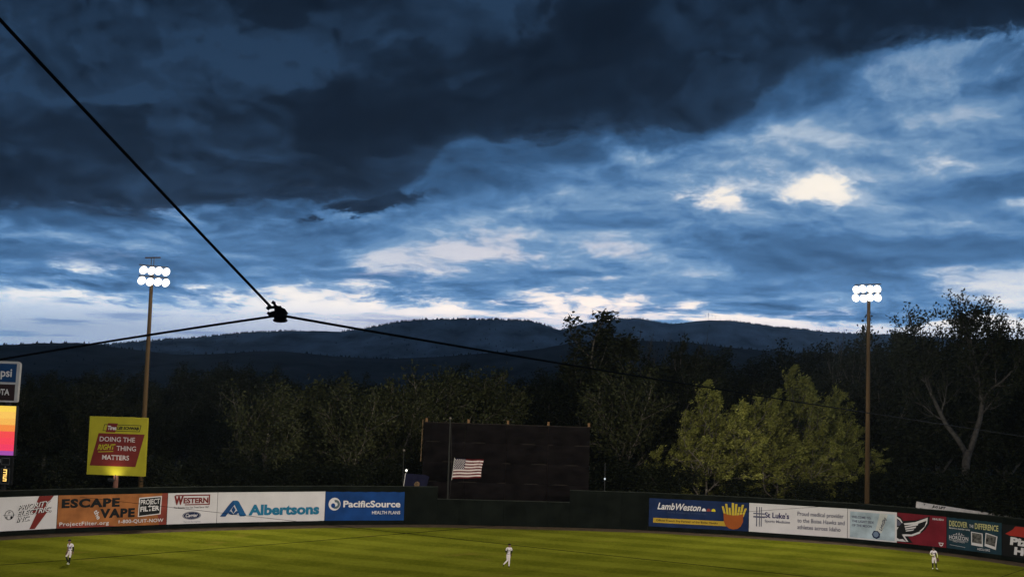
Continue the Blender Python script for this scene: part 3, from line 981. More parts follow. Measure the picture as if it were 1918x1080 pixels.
def cloth(W, H, ph, droop, u0, u1, v0, v1, nu, nv, dy=0.0):
    mb = MB()
    for j in range(nv + 1):
        for i in range(nu + 1):
            x, y, z = flag_point(u0 + (u1 - u0) * i / nu, v0 + (v1 - v0) * j / nv, W, H, ph, droop)
            mb.v.append((x, y + dy, z))
    for j in range(nv):
        for i in range(nu):
            q = j * (nu + 1) + i
            mb.f.append((q, q + nu + 1, q + nu + 2, q + 1))
    return mb

p = survey(851.5, 858, 140.0)
us = empty('national_flag', (p.x, p.y, p.z))
tag(us, "striped flag with a star-filled corner blowing from the flagpole before the black screen", 'flag')
FR, FW_, FB = mat('flag_red', (.10, .012, .012), .8), mat('flag_white', (.62, .54, .50), .8, .1), mat('flag_blue', (.014, .013, .035), .8)
FWD, FHT = 3.05, 2.10
for k in range(13):
    u0 = .39 if k < 7 else 0
    cloth(FWD, FHT, .6, .12, u0, 1, k / 13, (k + 1) / 13, 22, 2).build('stripe', FR if k % 2 == 0 else FW_, us, smooth=True)
cloth(FWD, FHT, .6, .12, 0, .39, 0, 7 / 13, 10, 8).build('canton', FB, us, smooth=True)
for r in range(9):
    for cidx in range(6 if r % 2 == 0 else 5):
        u = .39 * ((cidx * 2 + 1 + (r % 2)) / 12); v = (7 / 13) * (r + 1) / 10
        x, y, z = flag_point(u, v, FWD, FHT, .6, .12)
        pts = []
        for q in range(10):
            rr = .072 if q % 2 == 0 else .032
            pts.append((x + rr * math.sin(q * math.pi / 5), z + rr * math.cos(q * math.pi / 5)))
        MB().plate(pts, y - .03).build('star', FW_, us)
MB().tube([flag_point(0, v, FWD, FHT, .6, .12) for v in (-.04, .25, .5, .75, 1.06)], .035, 6).build('hoist_rope', mat('rope_pale', (.35, .33, .3)), us)

sp_, t2 = flagpole(756.5, 845, 140.8, .05, 'short thin flagpole with small white lamp beside the royal blue banner')
lp = survey(761, 880.5, 140.6)
MB().tube([(0, 0, lp.z - t2.z * 0), (lp.x - t2.x, 0, lp.z)], .02, 5).build('lamp_bracket', STEEL, sp_)
mb = MB(); mb.tube([(lp.x - t2.x, -.06, lp.z - .13), (lp.x - t2.x, -.06, lp.z - .06), (lp.x - t2.x, -.06, lp.z + .06), (lp.x - t2.x, -.06, lp.z + .13)], [.03, .11, .11, .03], 10)
mb.build('lamp_globe', glow('small_lamp', (255, 250, 235), 2.0), sp_)
p = survey(759.5, 886, 140.6)
sf = empty('state_flag', p)
tag(sf, 'dark blue flag with round gold seal half hidden behind the wall', 'flag')
cloth(2.5, 1.9, 2.0, .28, 0, 1, 0, 1, 22, 14).build('flag_cloth', mat('state_blue', (.009, .009, .024), .8), sf, smooth=True)
mb = MB()
cxs, czs = .56, .58
seal = [flag_point(cxs + .12 * math.cos(a), czs + .17 * math.sin(a), 2.5, 1.9, 2.0, .28) for a in [i * math.pi / 12 for i in range(24)]]
mb.add([(x, y - .035, z) for x, y, z in seal], [tuple(range(24))])
mb.build('seal', mat('seal_gold', (.11, .07, .04), .7, .6, 8), sf)
MB().tube([flag_point(0, v, 2.5, 1.9, 2.0, .28) for v in (-.03, .3, .6, 1.03)], .045, 6).build('hoist_sleeve', mat('hoist_white', (.5, .47, .43)), sf)

tp = survey(1133.5, 866, 142.0)
lpole = empty('path_light', (tp.x, 142.0, 0))
tag(lpole, 'thin dark pole with small white light right of the black screen', 'lamp post')
MB().tube([(0, 0, 0), (0, 0, tp.z)], [.05, .035], 8).build('pole', STEEL, lpole)
zl = survey(1133.5, 896, 142.0).z
MB().tube([(0, -.12, zl - .11), (0, -.12, zl - .05), (0, -.12, zl + .05), (0, -.12, zl + .11)], [.03, .09, .09, .03], 10).build('lamp_globe', glow('small_lamp_b', (225, 235, 245), .8), lpole)
MB().box((0, -.05, zl), (.06, .12, .06)).build('lamp_bracket', STEEL, lpole)

# ================================================================ floodlight towers
LENS = glow('flood_lens', (255, 252, 242), 22.0)
GLARE_A = glow('glare_inner', (255, 250, 240), 9.0)  # glowing rings added round each lens to imitate its glare
GLARE_B = glow('glare_outer', (245, 238, 228), 2.2)
WOOD = mat('pole_wood', (.115, .070, .033), .85, .35, 2.5, .3, streaks=.06)
HOUSING = mat('housing_grey', (.12, .12, .12), .5, .15, 3, metal=.4)


def tower(base, height, aim, cols, rows_z, spacing, energy, label, pole_m=WOOD, frame=False, cone=95, r0=.27, group=None, blend=.9):
    o = empty('floodlight_tower', base)
    tag(o, label, 'light tower', group)
    MB().tube([(0, 0, -.2), (0, 0, height * .5), (0, 0, height)], [r0, r0 * .82, r0 * .62], 14).build('pole', pole_m, o, smooth=True)
    d = Vector(aim) - Vector((base[0], base[1], height))
    flat = Vector((d.x, d.y, 0)).normalized()
    side = Vector((-flat.y, flat.x, 0))
    for z in rows_z:
        half = side * (spacing * (cols - 1) / 2 + .25)
        ctr = flat * .30 + Vector((0, 0, z + .50))
        MB().tube([ctr - half, ctr + half], .06, 6).build('crossarm', HOUSING, o)
        MB().tube([Vector((0, 0, z + .5)), ctr], .07, 6).build('arm_bracket', HOUSING, o)
        for k in range(cols):
            jr = random.Random(int(base[0] * 10) + k * 7 + int(z * 10))
            c = side * (spacing * (k - (cols - 1) / 2) + jr.uniform(-.08, .08)) + flat * .55 + Vector((0, 0, z + jr.uniform(-.06, .06)))
            ax = (Vector(aim) - (Vector(base) + c)).normalized()
            ax = (ax + side * ((k - (cols - 1) / 2) * -.06)).normalized()
            prof = [(-.42, .08), (-.36, .16), (-.15, .28), (0, .37), (.03, .39)]
            hb = MB().tube([c + ax * s for s, r in prof], [r for s, r in prof], 14, caps=False)
            hb.add([c + ax * -.42 + side * (.08 * math.cos(q)) + side.cross(ax) * (.08 * math.sin(q)) for q in [i * math.pi / 4 for i in range(8)]], [tuple(range(8))])
            fl = hb.build('floodlight', HOUSING, o, smooth=True)
            up = side.cross(ax)
            lb = MB()
            lb.add([c + ax * .014 + side * (.29 * math.cos(q)) + up * (.29 * math.sin(q)) for q in [i * math.pi / 9 for i in range(18)]], [tuple(range(18))])
            lb.build('lens', LENS, fl)
            for r_in, r_out, mm in ((.29, .35, GLARE_A), (.35, .43, GLARE_B)):  # added glare rings, fading outward from the lens
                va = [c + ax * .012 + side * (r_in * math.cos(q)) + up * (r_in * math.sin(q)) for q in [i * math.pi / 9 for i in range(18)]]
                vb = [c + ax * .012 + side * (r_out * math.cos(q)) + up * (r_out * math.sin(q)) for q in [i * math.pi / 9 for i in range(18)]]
                MB().add(va + vb, [(i, (i + 1) % 18, (i + 1) % 18 + 18, i + 18) for i in range(18)]).build('glare_ring', mm, fl)
            MB().tube([c - ax * .2 + Vector((0, 0, .2)), Vector((c.x, c.y, z + .5)) - flat * .24], .03, 5).build('mounting_arm', HOUSING, o)
    if frame:
        for s in (-.14, .14):
            MB().tube([side * s + Vector((0, 0, height - .6)), side * s + Vector((0, 0, height + 1.25))], .045, 6).build('top_rod', HOUSING, o)
        MB().box((0, 0, height + 1.3), (1.5, .14, .12), Matrix.Rotation(R(-2.5), 3, 'Y')).build('top_crossarm', mat('weathered_arm', (.13, .09, .07)), o)
    l = bpy.data.lights.new('floodlight_beam', 'SPOT')
    l.energy = energy
    l.spot_size = R(cone)
    l.spot_blend = blend
    l.shadow_soft_size = 1.1
    l.color = (1.0, .92, .80)
    lo = bpy.data.objects.new('floodlight_beam', l)
    COL.objects.link(lo)
    lo.parent = o
    lo.location = flat * 1.9 + Vector((0, 0, sum(rows_z) / len(rows_z)))
    lo.rotation_euler = (Vector(aim) - (Vector(base) + lo.location)).to_track_quat('-Z', 'Y').to_euler()
    return o

b = survey(266.5, 900, 130.5); tz = survey(285, 507, 130.5)
b = Vector((tz.x, 130.5, 0))
tower(b, tz.z, (8, 84, 0), 4, (tz.z - .05, tz.z - 1.1), .86, 50000, 'tall wooden light pole with white lamps and a bare top crossarm behind the yellow sign', frame=True, cone=150)
tz = survey(1627.5, 541, 139.0)
tower(Vector((tz.x, 139.0, 0)), tz.z, (-8, 84, 0), 4, (tz.z - .05, tz.z - 1.0), .80, 50000, 'tall brown light pole with white lamps rising beside the pale windblown tree', cone=150)
# the rest of the ring of towers round the infield, out of the picture
tower(Vector((-66, 48, 0)), 27.0, (14, 106, 0), 4, (26.9, 25.8), .86, 72000, 'light tower beside the left stand', cone=74, group='towers along the stands')
tower(Vector((66, 48, 0)), 27.0, (-6, 108, 0), 4, (26.9, 25.8), .86, 165000, 'light tower beside the right stand', cone=74, group='towers along the stands')
tower(Vector((-42, -14, 0)), 28.0, (10, 96, 0), 4, (27.9, 26.8), .86, 92000, 'light tower behind the left dugout', cone=64, group='towers behind home plate')
tower(Vector((42, -14, 0)), 28.0, (4, 98, 0), 4, (27.9, 26.8), .86, 150000, 'light tower behind the right dugout', cone=64, group='towers behind home plate')

# ================================================================ boom lift parked behind the wall
pa, pb = survey(1722, 945, 130.6), survey(1905, 973, 130.6)
bl = empty('boom_lift', (pb.x + 1.0, 131.0, 0))
tag(bl, 'white boom of a parked lift with black lettering showing over the wall', 'lift')
LIFTW = mat('lift_white', (.62, .57, .54), .45, .12, 2)
A, B = pa - bl.location, pb - bl.location
d = (B - A).normalized()
ang = math.atan2(d.z, d.x)
rotb = Matrix.Rotation(-ang, 3, 'Y')
L = (B - A).length
MB().box((A + B) / 2, (L, .40, .54), rotb).build('boom', LIFTW, bl)
MB().box(A - d * .12, (.26, .46, .60), rotb).build('boom_head', LIFTW, bl)
nrm = Vector((-d.z, 0, d.x))
hold = empty('tmp', (0, 0, 0))
lt = lettering(bl, 'JLG LIFT', 0, 0, 1.35, .26, BLACK, 0, .05, .25)
lt.location = A + d * 1.15 - nrm * .05 + Vector((0, -.215, 0)); lt.rotation_euler = (0, -ang, 0)
lt2 = lettering(bl, 'T', 0, 0, .25, .18, BLACK, 0, .03, 0)
lt2.location = A + d * .28 + nrm * .05 + Vector((0, -.215, 0)); lt2.rotation_euler = (0, -ang, 0)
bpy.data.objects.remove(hold)
MB().box((0, .3, 1.9), (2.2, 1.8, 1.3)).build('turntable', mat('lift_orange', (.45, .13, .02), .5), bl)
MB().box((0, .3, .85), (3.2, 2.1, .5)).build('chassis', STEEL, bl)
for sx in (-1.1, 1.1):
    for sy in (-.75, 1.35):
        MB().tube([(sx, sy - .2, .5), (sx, sy + .2, .5)], .5, 18).build('wheel', mat('tyre', (.012, .012, .012), .9), bl)

# ================================================================ backstop net cables
CABLE = mat('black_cable', (.010, .010, .011), .6, .3, 6)
def cable(label, pts, r, name='net_cable', sag=0.0, group=None, m=CABLE):
    base = pts[0]
    o = MB().tube([p - base for p in pts], r, 7).build(name, m, smooth=True)
    o.location = base
    tag(o, label, 'cable' if name == 'net_cable' else 'rope', group)
    return o

def run(px0, py0, d0, px1, py1, d1, n=26, bow=0.0):
    out = []
    for i in range(n + 1):
        s = i / n
        k = (1 / d0) * (1 - s) + (1 / d1) * s
        out.append(survey(px0 + (px1 - px0) * s, py0 + (py1 - py0) * s + bow * 4 * s * (1 - s), 1 / k))
    return out
HUB_D = 10.0
hub_p = survey(523, 588, HUB_D)
cable('thick black cable running up steeply from the pulley block', run(506, 573, HUB_D, -130, -103, 6.3, bow=3), .0105)
cable('black cable running level from the pulley block toward the scoreboard', run(512, 592, HUB_D, -240, 716, 13.5, bow=-4), .0098)
cable('long black cable falling gently from the pulley block past the trees', run(536, 592, HUB_D, 2060, 838, 62.0, 40, bow=6), .0105)
g = 'thin net ropes strung over the outfield'
ROPE = mat('net_rope', (.006, .006, .005), .9)
for a in ((150, 930, 30, 1700, 1098, 24, 2), (-120, 1066, 26, 1000, 978, 30, 2), (1380, 959, 36, 2050, 922, 30, -3), (1800, 1104, 24, 2050, 1022, 26, 0)):
    cable('thin dark net rope strung in front of the outfield', run(*a[:6], 20, bow=a[6]), .0042, 'net_rope', group=g, m=ROPE)

hub = empty('pulley_block', hub_p)
tag(hub, 'black pulley block where the three cables are clamped together', 'pulley')
IRON = mat('black_iron', (.009, .009, .008), .55, .4, 20)
u = HUB_D / F_PX
q = lambda x, y, dy=0.0: (CAM_ROT.to_3x3() @ Vector(((x - 523) * u, -(y - 588) * u, 0))) + Vector((0, dy, 0))
ax = (CAM_ROT.to_3x3() @ Vector((.06, 1, .20))).normalized()
c0 = q(525, 596)
MB().tube([c0 - ax * .022, c0 - ax * .016, c0 - ax * .004, c0 + ax * .004, c0 + ax * .016, c0 + ax * .020], [.050, .056, .047, .047, .056, .050], 22).build('sheave', IRON, hub, smooth=False)
MB().tube([c0 + ax * .018, c0 + ax * .034, q(523, 583), q(516, 574)], [.052, .050, .036, .016], 12).build('cheek_plate', IRON, hub)
MB().tube([q(536, 590), q(530, 583), q(518, 577)], [.022, .028, .02], 8).build('yoke', IRON, hub)
for (xa, ya, xb, yb, r) in ((503, 577, 519, 574, .011), (504, 587, 519, 583, .010), (513, 567, 519, 577, .011), (521, 575, 527, 574, .008), (508, 590, 523, 586, .012)):
    cl = MB().tube([q(xa, ya, -.01), q((xa + xb) / 2, (ya + yb) / 2, -.014), q(xb, yb, -.01)], [r * .8, r, r], 8).build('cable_clamp', IRON, hub)
    MB().box(q(xa, ya, -.015), (r * 2.3, r * 2.2, r * 2.1), Matrix.Rotation(.6, 3, 'Y')).build('clamp_nut', IRON, cl)

# ================================================================ players
def player(name_label, feet, joints, radii, edges, zone, mats, extras):
    o = empty('person', feet)
    tag(o, name_label, 'person')
    names = list(joints)
    idx = {n: i for i, n in enumerate(names)}
    me = bpy.data.meshes.new('body')
    me.from_pydata([joints[n] for n in names], [(idx[a], idx[b]) for a, b in edges], [])
    tmp = bpy.data.objects.new('body', me)
    COL.objects.link(tmp)
    sk = tmp.modifiers.new('skin', 'SKIN')
    sk.use_smooth_shade = True
    for n in names:
        v = me.skin_vertices[0].data[idx[n]]
        rr = radii[n]
        v.radius = rr if isinstance(rr, tuple) else (rr, rr)
        v.use_root = (n == 'pelvis')
    ss = tmp.modifiers.new('sub', 'SUBSURF')
    ss.levels = ss.render_levels = 1
    dg = bpy.context.evaluated_depsgraph_get()
    m2 = bpy.data.meshes.new_from_object(tmp.evaluated_get(dg))
    bpy.data.objects.remove(tmp)
    m2.materials.clear()
    for mm in mats:
        m2.materials.append(mm)
    segs = [(Vector(joints[a]), Vector(joints[b]), zone[(a, b)]) for a, b in edges]
    for pl in m2.polygons:
        best, zi = 1e9, 0
        for a, b, zi_ in segs:
            ab = b - a
            s = max(0, min(1, (pl.center - a).dot(ab) / max(1e-9, ab.length_squared)))
            dd = (pl.center - (a + ab * s)).length
            if dd < best:
                best, zi = dd, zi_
        pl.material_index = zi
        pl.use_smooth = True
    body = bpy.data.objects.new('body', m2)
    COL.objects.link(body)
    body.parent = o
    return o


def make_player(label, feet, J, sock, shoe_m, sleeve, face, brim_dir, glove=None, fore=(3, 3), pants_long=False):
    """J: joint positions, x along the picture, y away from the camera, z up (metres)"""
    J = {k: Vector(v) for k, v in J.items()}
    J['chest'] = (J['lsh'] + J['rsh']) / 2 - Vector((0, 0, .14))
    J['waist'] = J['chest'].lerp(J['pelvis'], .62)
    J['collar'] = (J['lsh'] + J['rsh']) / 2 + Vector((0, 0, .03))
    rad = dict(pelvis=(.155, .125), waist=(.145, .11), chest=(.165, .12), collar=.085, neck=.058, jaw=(.068, .078), head=(.082, .098), crown=(.062, .075), nose=.016,
               lear=.018, rear=.018)
    fd = Vector(face).normalized()
    sd = Vector((fd.y, -fd.x, 0))
    J['neck'] = J['head'] - Vector((0, 0, .20)) - fd * .02
    J['jaw'] = J['head'] - Vector((0, 0, .09)) + fd * .015
    J['crown'] = J['head'] + Vector((0, 0, .075))
    J['nose'] = J['head'] + fd * .115 - Vector((0, 0, .035))
    J['lear'], J['rear'] = J['head'] + sd * .092 - Vector((0, 0, .02)), J['head'] - sd * .092 - Vector((0, 0, .02))
    E = [('pelvis', 'waist'), ('waist', 'chest'), ('chest', 'collar'), ('collar', 'neck'), ('neck', 'jaw'), ('jaw', 'head'), ('head', 'crown'), ('head', 'nose'), ('head', 'lear'), ('head', 'rear')]
    Zn = [0, 0, 0, 2, 2, 2, 2, 2, 2, 2]
    for s, k in (('l', 0), ('r', 1)):
        hip, kn, an, toe = J[s + 'hip'], J[s + 'kn'], J[s + 'an'], J[s + 'toe']
        J[s + 'thigh'] = hip.lerp(kn, .45)
        J[s + 'calf'] = kn.lerp(an, .35)
        J[s + 'heel'] = an - Vector((0, 0, .055))
        rad.update({s + 'hip': .10, s + 'thigh': .092, s + 'kn': .068, s + 'calf': .066, s + 'an': .046, s + 'heel': .045, s + 'toe': .036})
        lower = 1 if pants_long else 4
        E += [('pelvis', s + 'hip'), (s + 'hip', s + 'thigh'), (s + 'thigh', s + 'kn'), (s + 'kn', s + 'calf'), (s + 'calf', s + 'an'), (s + 'an', s + 'heel'), (s + 'heel', s + 'toe')]
        Zn += [1, 1, 1, lower, lower, 5, 5]
        sh, el_, wr = J[s + 'sh'], J[s + 'el'], J[s + 'wr']
        J[s + 'bicep'] = sh.lerp(el_, .55)
        dr = (wr - el_).normalized()
        J[s + 'palm'] = wr + dr * .08
        rad.update({s + 'sh': .075, s + 'bicep': .062, s + 'el': .046, s + 'wr': .032, s + 'palm': (.040, .024)})
        E += [('collar', s + 'sh'), (s + 'sh', s + 'bicep'), (s + 'bicep', s + 'el'), (s + 'el', s + 'wr'), (s + 'wr', s + 'palm')]
        Zn += [0, 0, fore[k], fore[k], 2]
        across = dr.cross(Vector((0, 1, 0.2)))
        across = across.normalized() if across.length > .1 else Vector((1, 0, 0))
        for fi, (off, ln) in enumerate(((-.028, .075), (-.010, .085), (.010, .08), (.027, .062))):
            n1, n2 = s + 'f%da' % fi, s + 'f%db' % fi
            J[n1] = J[s + 'palm'] + dr * (.03 + ln * .4) + across * off
            J[n2] = J[n1] + dr * ln * .5 + Vector((0, -.02, 0))
            rad[n1], rad[n2] = .010, .008
            E += [(s + 'palm', n1), (n1, n2)]; Zn += [2, 2]
        J[s + 'ta'] = wr + dr * .05 + across * -.045
        J[s + 'tb'] = J[s + 'ta'] + dr * .05 + across * -.015
        rad[s + 'ta'], rad[s + 'tb'] = .012, .009
        E += [(s + 'wr', s + 'ta'), (s + 'ta', s + 'tb')]; Zn += [2, 2]
    jersey, pants = mat('jersey_white', (.62, .56, .58), .85, .08, 6), mat('trousers_white', (.60, .53, .52), .85, .10, 6)
    skin = mat('skin', (.18, .10, .07), .6, .1)
    order = ['pelvis'] + [n for n in J if n != 'pelvis']
    J = {n: J[n] for n in order}
    o = player(label, feet, J, rad, E, dict(zip(E, Zn)), [jersey, pants, skin, sleeve, sock, shoe_m], None)
    # cap with a brim
    cm = mat('cap_black', (.012, .011, .014), .8)
    h = J['head'] + Vector((0, 0, .035))
    mb = MB()
    mb.tube([h + Vector((0, 0, -.012)), h + Vector((0, 0, .02)), h + Vector((0, 0, .055)), h + Vector((0, 0, .085)), h + Vector((0, 0, .098))], [.108, .108, .096, .06, .015], 14)
    cap = mb.build('cap', cm, o, smooth=True)
    bd = Vector(brim_dir).normalized(); bs = Vector((bd.y, -bd.x, 0))
    vs = [h + bs * (.085 * math.cos(a)) + bd * (.07 + .11 * math.sin(a)) + Vector((0, 0, -.012 - .02 * math.sin(a))) for a in [i * math.pi / 8 for i in range(9)]]
    MB().add(vs + [v + Vector((0, 0, .012)) for v in vs], [tuple(range(9)), tuple(range(17, 8, -1))] + [(i, i + 1, i + 10, i + 9) for i in range(8)]).build('brim', cm, cap)
    belt = MB()
    w_ = J['waist'].lerp(J['pelvis'], .55)
    belt.tube([w_ - Vector((0, 0, .02)), w_ + Vector((0, 0, .02))], .158, 16)
    for i, v in enumerate(belt.v):
        belt.v[i] = (v[0], w_.y + (v[1] - w_.y) * .82, v[2])
    belt.build('belt', mat('belt_black', (.015, .013, .014)), o)
    if glove:
        g = J[glove + 'palm'] + Vector((0, -.02, -.02))
        mb = MB()
        dn = (J[glove + 'palm'] - J[glove + 'wr']).normalized()
        mb.tube([g - dn * .06, g, g + dn * .10, g + dn * .20, g + dn * .24], [.05, .09, .115, .085, .03], 10)
        for i, v in enumerate(mb.v):
            mb.v[i] = (v[0], g.y + (v[1] - g.y) * .5, v[2])
        mb.build('glove', mat('glove_leather', (.075, .042, .025), .6), o, smooth=True)
    return o, J

SOCK = mat('sock_black', (.012, .012, .013), .85); SHOEW = mat('shoe_pale', (.60, .58, .45), .6); SHOEB = mat('shoe_black', (.015, .014, .014), .6)
SLB = mat('sleeve_black', (.012, .012, .014), .8); SLY = mat('sleeve_pale_yellow', (.52, .52, .26), .8); NUMB = mat('number_purple', (.05, .03, .12), .8)

def feet_at(px, py):
    d = survey(px, py, 100.0)
    k = 100.0 * CAM_H / (CAM_H - d.z)
    return Vector((d.x * k / 100.0, k, .03))

P1 = dict(head=(-.03, 0, 1.68), pelvis=(.06, 0, .98), lsh=(-.13, .06, 1.44), rsh=(.22, -.05, 1.44), lel=(-.16, .12, 1.18), lwr=(-.17, .08, .94), rel=(.30, -.04, 1.18), rwr=(.28, -.02, .94),
          lhip=(-.01, .05, .92), rhip=(.13, -.03, .92), lkn=(-.22, .02, .57), lan=(-.06, .03, .17), ltoe=(-.16, .06, .035), rkn=(.06, -.02, .53), ran=(.03, -.02, .10), rtoe=(-.10, .06, .035))
o, J = make_player('player in white uniform with purple number walking with knee bent before the orange banner', feet_at(128.5, 1057.5), P1, SOCK, SHOEW, SLB, (-.55, .8, -.1), (-.7, .7, 0), glove='l', fore=(2, 3))
lettering(o, '34', -.04, 1.14, .22, .20, NUMB, 0, .02, name='jersey_number').location = (0, -.185, 0)
P2 = dict(head=(0, .03, 1.68), pelvis=(-.06, 0, .98), lsh=(-.20, 0, 1.45), rsh=(.16, 0, 1.45), lel=(-.27, .05, 1.17), lwr=(-.12, .26, 1.10), rel=(.20, .03, 1.18), rwr=(.13, .22, 1.02),
          lhip=(-.14, 0, .92), rhip=(.02, 0, .92), lkn=(-.12, .04, .53), lan=(-.42, -.04, .22), ltoe=(-.45, .05, .05), rkn=(.01, .05, .52), ran=(.01, 0, .10), rtoe=(.07, .14, .035))
o, J = make_player("player in long white trousers striding away toward the black screen", feet_at(953, 1062.5), P2, SOCK, SHOEB, SLB, (.25, .95, -.05), (.2, 1, 0), glove='r', fore=(3, 3), pants_long=True)
lettering(o, '27', -.20, 1.16, .24, .19, mat('number_dark', (.03, .02, .03)), 0, .02, name='jersey_number').location = (0, -.185, 0)
P3 = dict(head=(-.07, 0, 1.68), pelvis=(-.02, 0, .96), lsh=(-.24, 0, 1.44), rsh=(.14, 0, 1.44), lel=(-.33, .02, 1.20), lwr=(-.15, -.18, 1.08), rel=(.26, 0, 1.20), rwr=(.28, -.03, .96),
          lhip=(-.10, 0, .90), rhip=(.07, 0, .90), lkn=(-.12, -.03, .50), lan=(-.10, .01, .10), ltoe=(-.19, -.13, .035), rkn=(.13, -.03, .50), ran=(.20, .01, .10), rtoe=(.29, -.11, .035))
o, J = make_player('player standing facing forward in white knickers, black socks and pale shoes near the crimson banner', feet_at(1749.5, 1065.5), P3, SOCK, SHOEW, SLY, (-.1, -1, -.1), (-.1, -1, 0), glove='r', fore=(3, 3))
mb = MB(); mb.plate([(-.16, 1.285), (.08, 1.285), (.08, 1.335), (-.16, 1.335)], 0); mb.plate([(.0, 1.14), (.08, 1.14), (.08, 1.22), (.0, 1.22)], 0)
mb.build('jersey_lettering', mat('number_dark', (.03, .02, .03)), o).location = (0, -.20, 0)

# ================================================================ trees
def leaf_mesh(name, pos, direc, length, width, rng, m, curl=.25):
    """one small diamond per leaf spray"""
    n = len(pos)
    d = direc / np.maximum(1e-6, np.linalg.norm(direc, axis=1, keepdims=True))
    r = rng.normal(size=(n, 3))
    s = np.cross(d, r); s /= np.maximum(1e-6, np.linalg.norm(s, axis=1, keepdims=True))
    nrm = np.cross(d, s)
    L = (length * rng.uniform(.6, 1.35, n))[:, None]; Wd = (width * rng.uniform(.6, 1.35, n))[:, None]
    v = np.empty((n, 4, 3))
    v[:, 0] = pos
    v[:, 1] = pos + d * L * .45 + s * Wd * .5 + nrm * L * curl * .15
    v[:, 2] = pos + d * L - nrm * L * curl
    v[:, 3] = pos + d * L * .45 - s * Wd * .5 + nrm * L * curl * .15
    me = bpy.data.meshes.new(name)
    me.vertices.add(n * 4)
    me.vertices.foreach_set('co', v.ravel())
    me.loops.add(n * 4)
    me.loops.foreach_set('vertex_index', np.arange(n * 4, dtype=np.int32))
    me.polygons.add(n)
    me.polygons.foreach_set('loop_start', np.arange(0, n * 4, 4, dtype=np.int32))
    me.polygons.foreach_set('loop_total', np.full(n, 4, dtype=np.int32))
    me.materials.append(m)
    me.update()
    me.validate()
    return me


class Tree:
    def __init__(self, seed, wind=.25, up=.12, wob=.22, maxlevel=3, kids=(3, 4, 4), ang=(35, 62), shrink=(.50, .68)):
        self.r = random.Random(seed)
        self.np = np.random.default_rng(seed)
        self.mb = MB()
        self.anchor, self.adir, self.alev = [], [], []
        self.wind, self.up, self.wob, self.maxlevel, self.kids, self.ang, self.shrink = wind, up, wob, maxlevel, kids, ang, shrink

    def path(self, pts, r0, r1, level):
        n = len(pts)
        rad = [r0 + (r1 - r0) * i / (n - 1) for i in range(n)]
        self.mb.tube(pts, rad, (9, 6, 4, 3, 3)[min(level, 4)], caps=level < 2)

    def grow(self, p, d, length, rad, level):
        r = self.r
        n = 5 if level < 2 else 4
        pts = [Vector(p)]
        d = Vector(d).normalized()
        dirs = []
        for i in range(n):
            w = self.wob * (1.0 if level else .35)
            d = (d + Vector((r.gauss(0, w), r.gauss(0, w), r.gauss(0, w) + self.up)) * .55 + Vector((self.wind * level * .10, 0, 0))).normalized()
            pts.append(pts[-1] + d * length / n)
            dirs.append(d.copy())
        self.path(pts, rad, rad * (.55 if level < self.maxlevel else .3), level)
        self.sprout(pts, dirs, length, rad, level)

    def sprout(self, pts, dirs, length, rad, level):
        r = self.r
        n = len(dirs)
        if level >= 2 or level == self.maxlevel:
            for i in range(n):
                for s in (.2, .5, .8):
                    self.anchor.append(pts[i].lerp(pts[i + 1], s)); self.adir.append(dirs[i]); self.alev.append(level)
        if level >= self.maxlevel:
            return
        k = self.kids[min(level, len(self.kids) - 1)]
        start = 1 if level else 2
        for q in range(k + r.randint(0, 1)):
            i = min(n - 1, start + int((n - start) * (q + r.random() * .8) / (k + .4)))
            base = pts[i].lerp(pts[i + 1], r.random())
            d = dirs[i]
            a = R(r.uniform(*self.ang))
            ph = q * 2.4 + r.uniform(0, 1.2)
            s = d.cross(Vector((.31, .2, .93))).normalized(); t_ = d.cross(s)
            nd = d * math.cos(a) + (s * math.cos(ph) + t_ * math.sin(ph)) * math.sin(a)
            self.grow(base, nd, length * r.uniform(*self.shrink), rad * r.uniform(.40, .55), level + 1)
        self.grow(pts[-1], dirs[-1], length * r.uniform(*self.shrink), rad * .55, level + 1)

    def crown(self, n, leaf, width, spread, m, droop=.2, windlean=.5, keep=None, clump=.9):
        A = np.array([tuple(p) for p in self.anchor]); Dd = np.array([tuple(p) for p in self.adir])
        if keep is not None:
            k = np.array([keep(a) for a in A])
            A, Dd = A[k], Dd[k]
        # light and dark clumps: some shoots carry far more leaves than others
        wgt = self.np.gamma(clump, 1.0, len(A)); wgt /= wgt.sum()
        i = self.np.choice(len(A), n, p=wgt)
        pos = A[i] + self.np.normal(0, spread, (n, 3))
        dr = Dd[i] * .8 + self.np.normal(0, .55, (n, 3)) + np.array([windlean, 0, -droop])
        return leaf_mesh('crown', pos, dr, leaf, width, self.np, m)

    def plumes(self, n, leaf, width, spread, m):
        """leaves crowded on the outer shoots and combed over by the wind"""
        k = np.array(self.alev) >= 3
        A = np.array([tuple(p) for p in self.anchor])[k]; Dd = np.array([tuple(p) for p in self.adir])[k]
        c = A.mean(0)
        out = np.linalg.norm((A - c) / A.std(0), axis=1)
        wgt = self.np.gamma(.13, 1.0, len(A)) * (.3 + out ** 1.3); wgt /= wgt.sum()
        i = self.np.choice(len(A), n, p=wgt)
        along = self.np.uniform(-.2, 1.1, (n, 1))
        pos = A[i] + self.np.normal(0, spread, (n, 3)) + along * np.array([[.42, 0, .16]])
        dr = Dd[i] * .5 + self.np.normal(0, .45, (n, 3)) + np.array([.75, 0, .12])
        return leaf_mesh('crown', pos, dr, leaf, width, self.np, m)

    def make(self, crown, bark, name='tree'):
        o = empty(name, (0, 0, 0))
        self.mb.build('trunk', bark, o, smooth=True)
        c = bpy.data.objects.new('crown', crown)
        COL.objects.link(c); c.parent = o
        return o


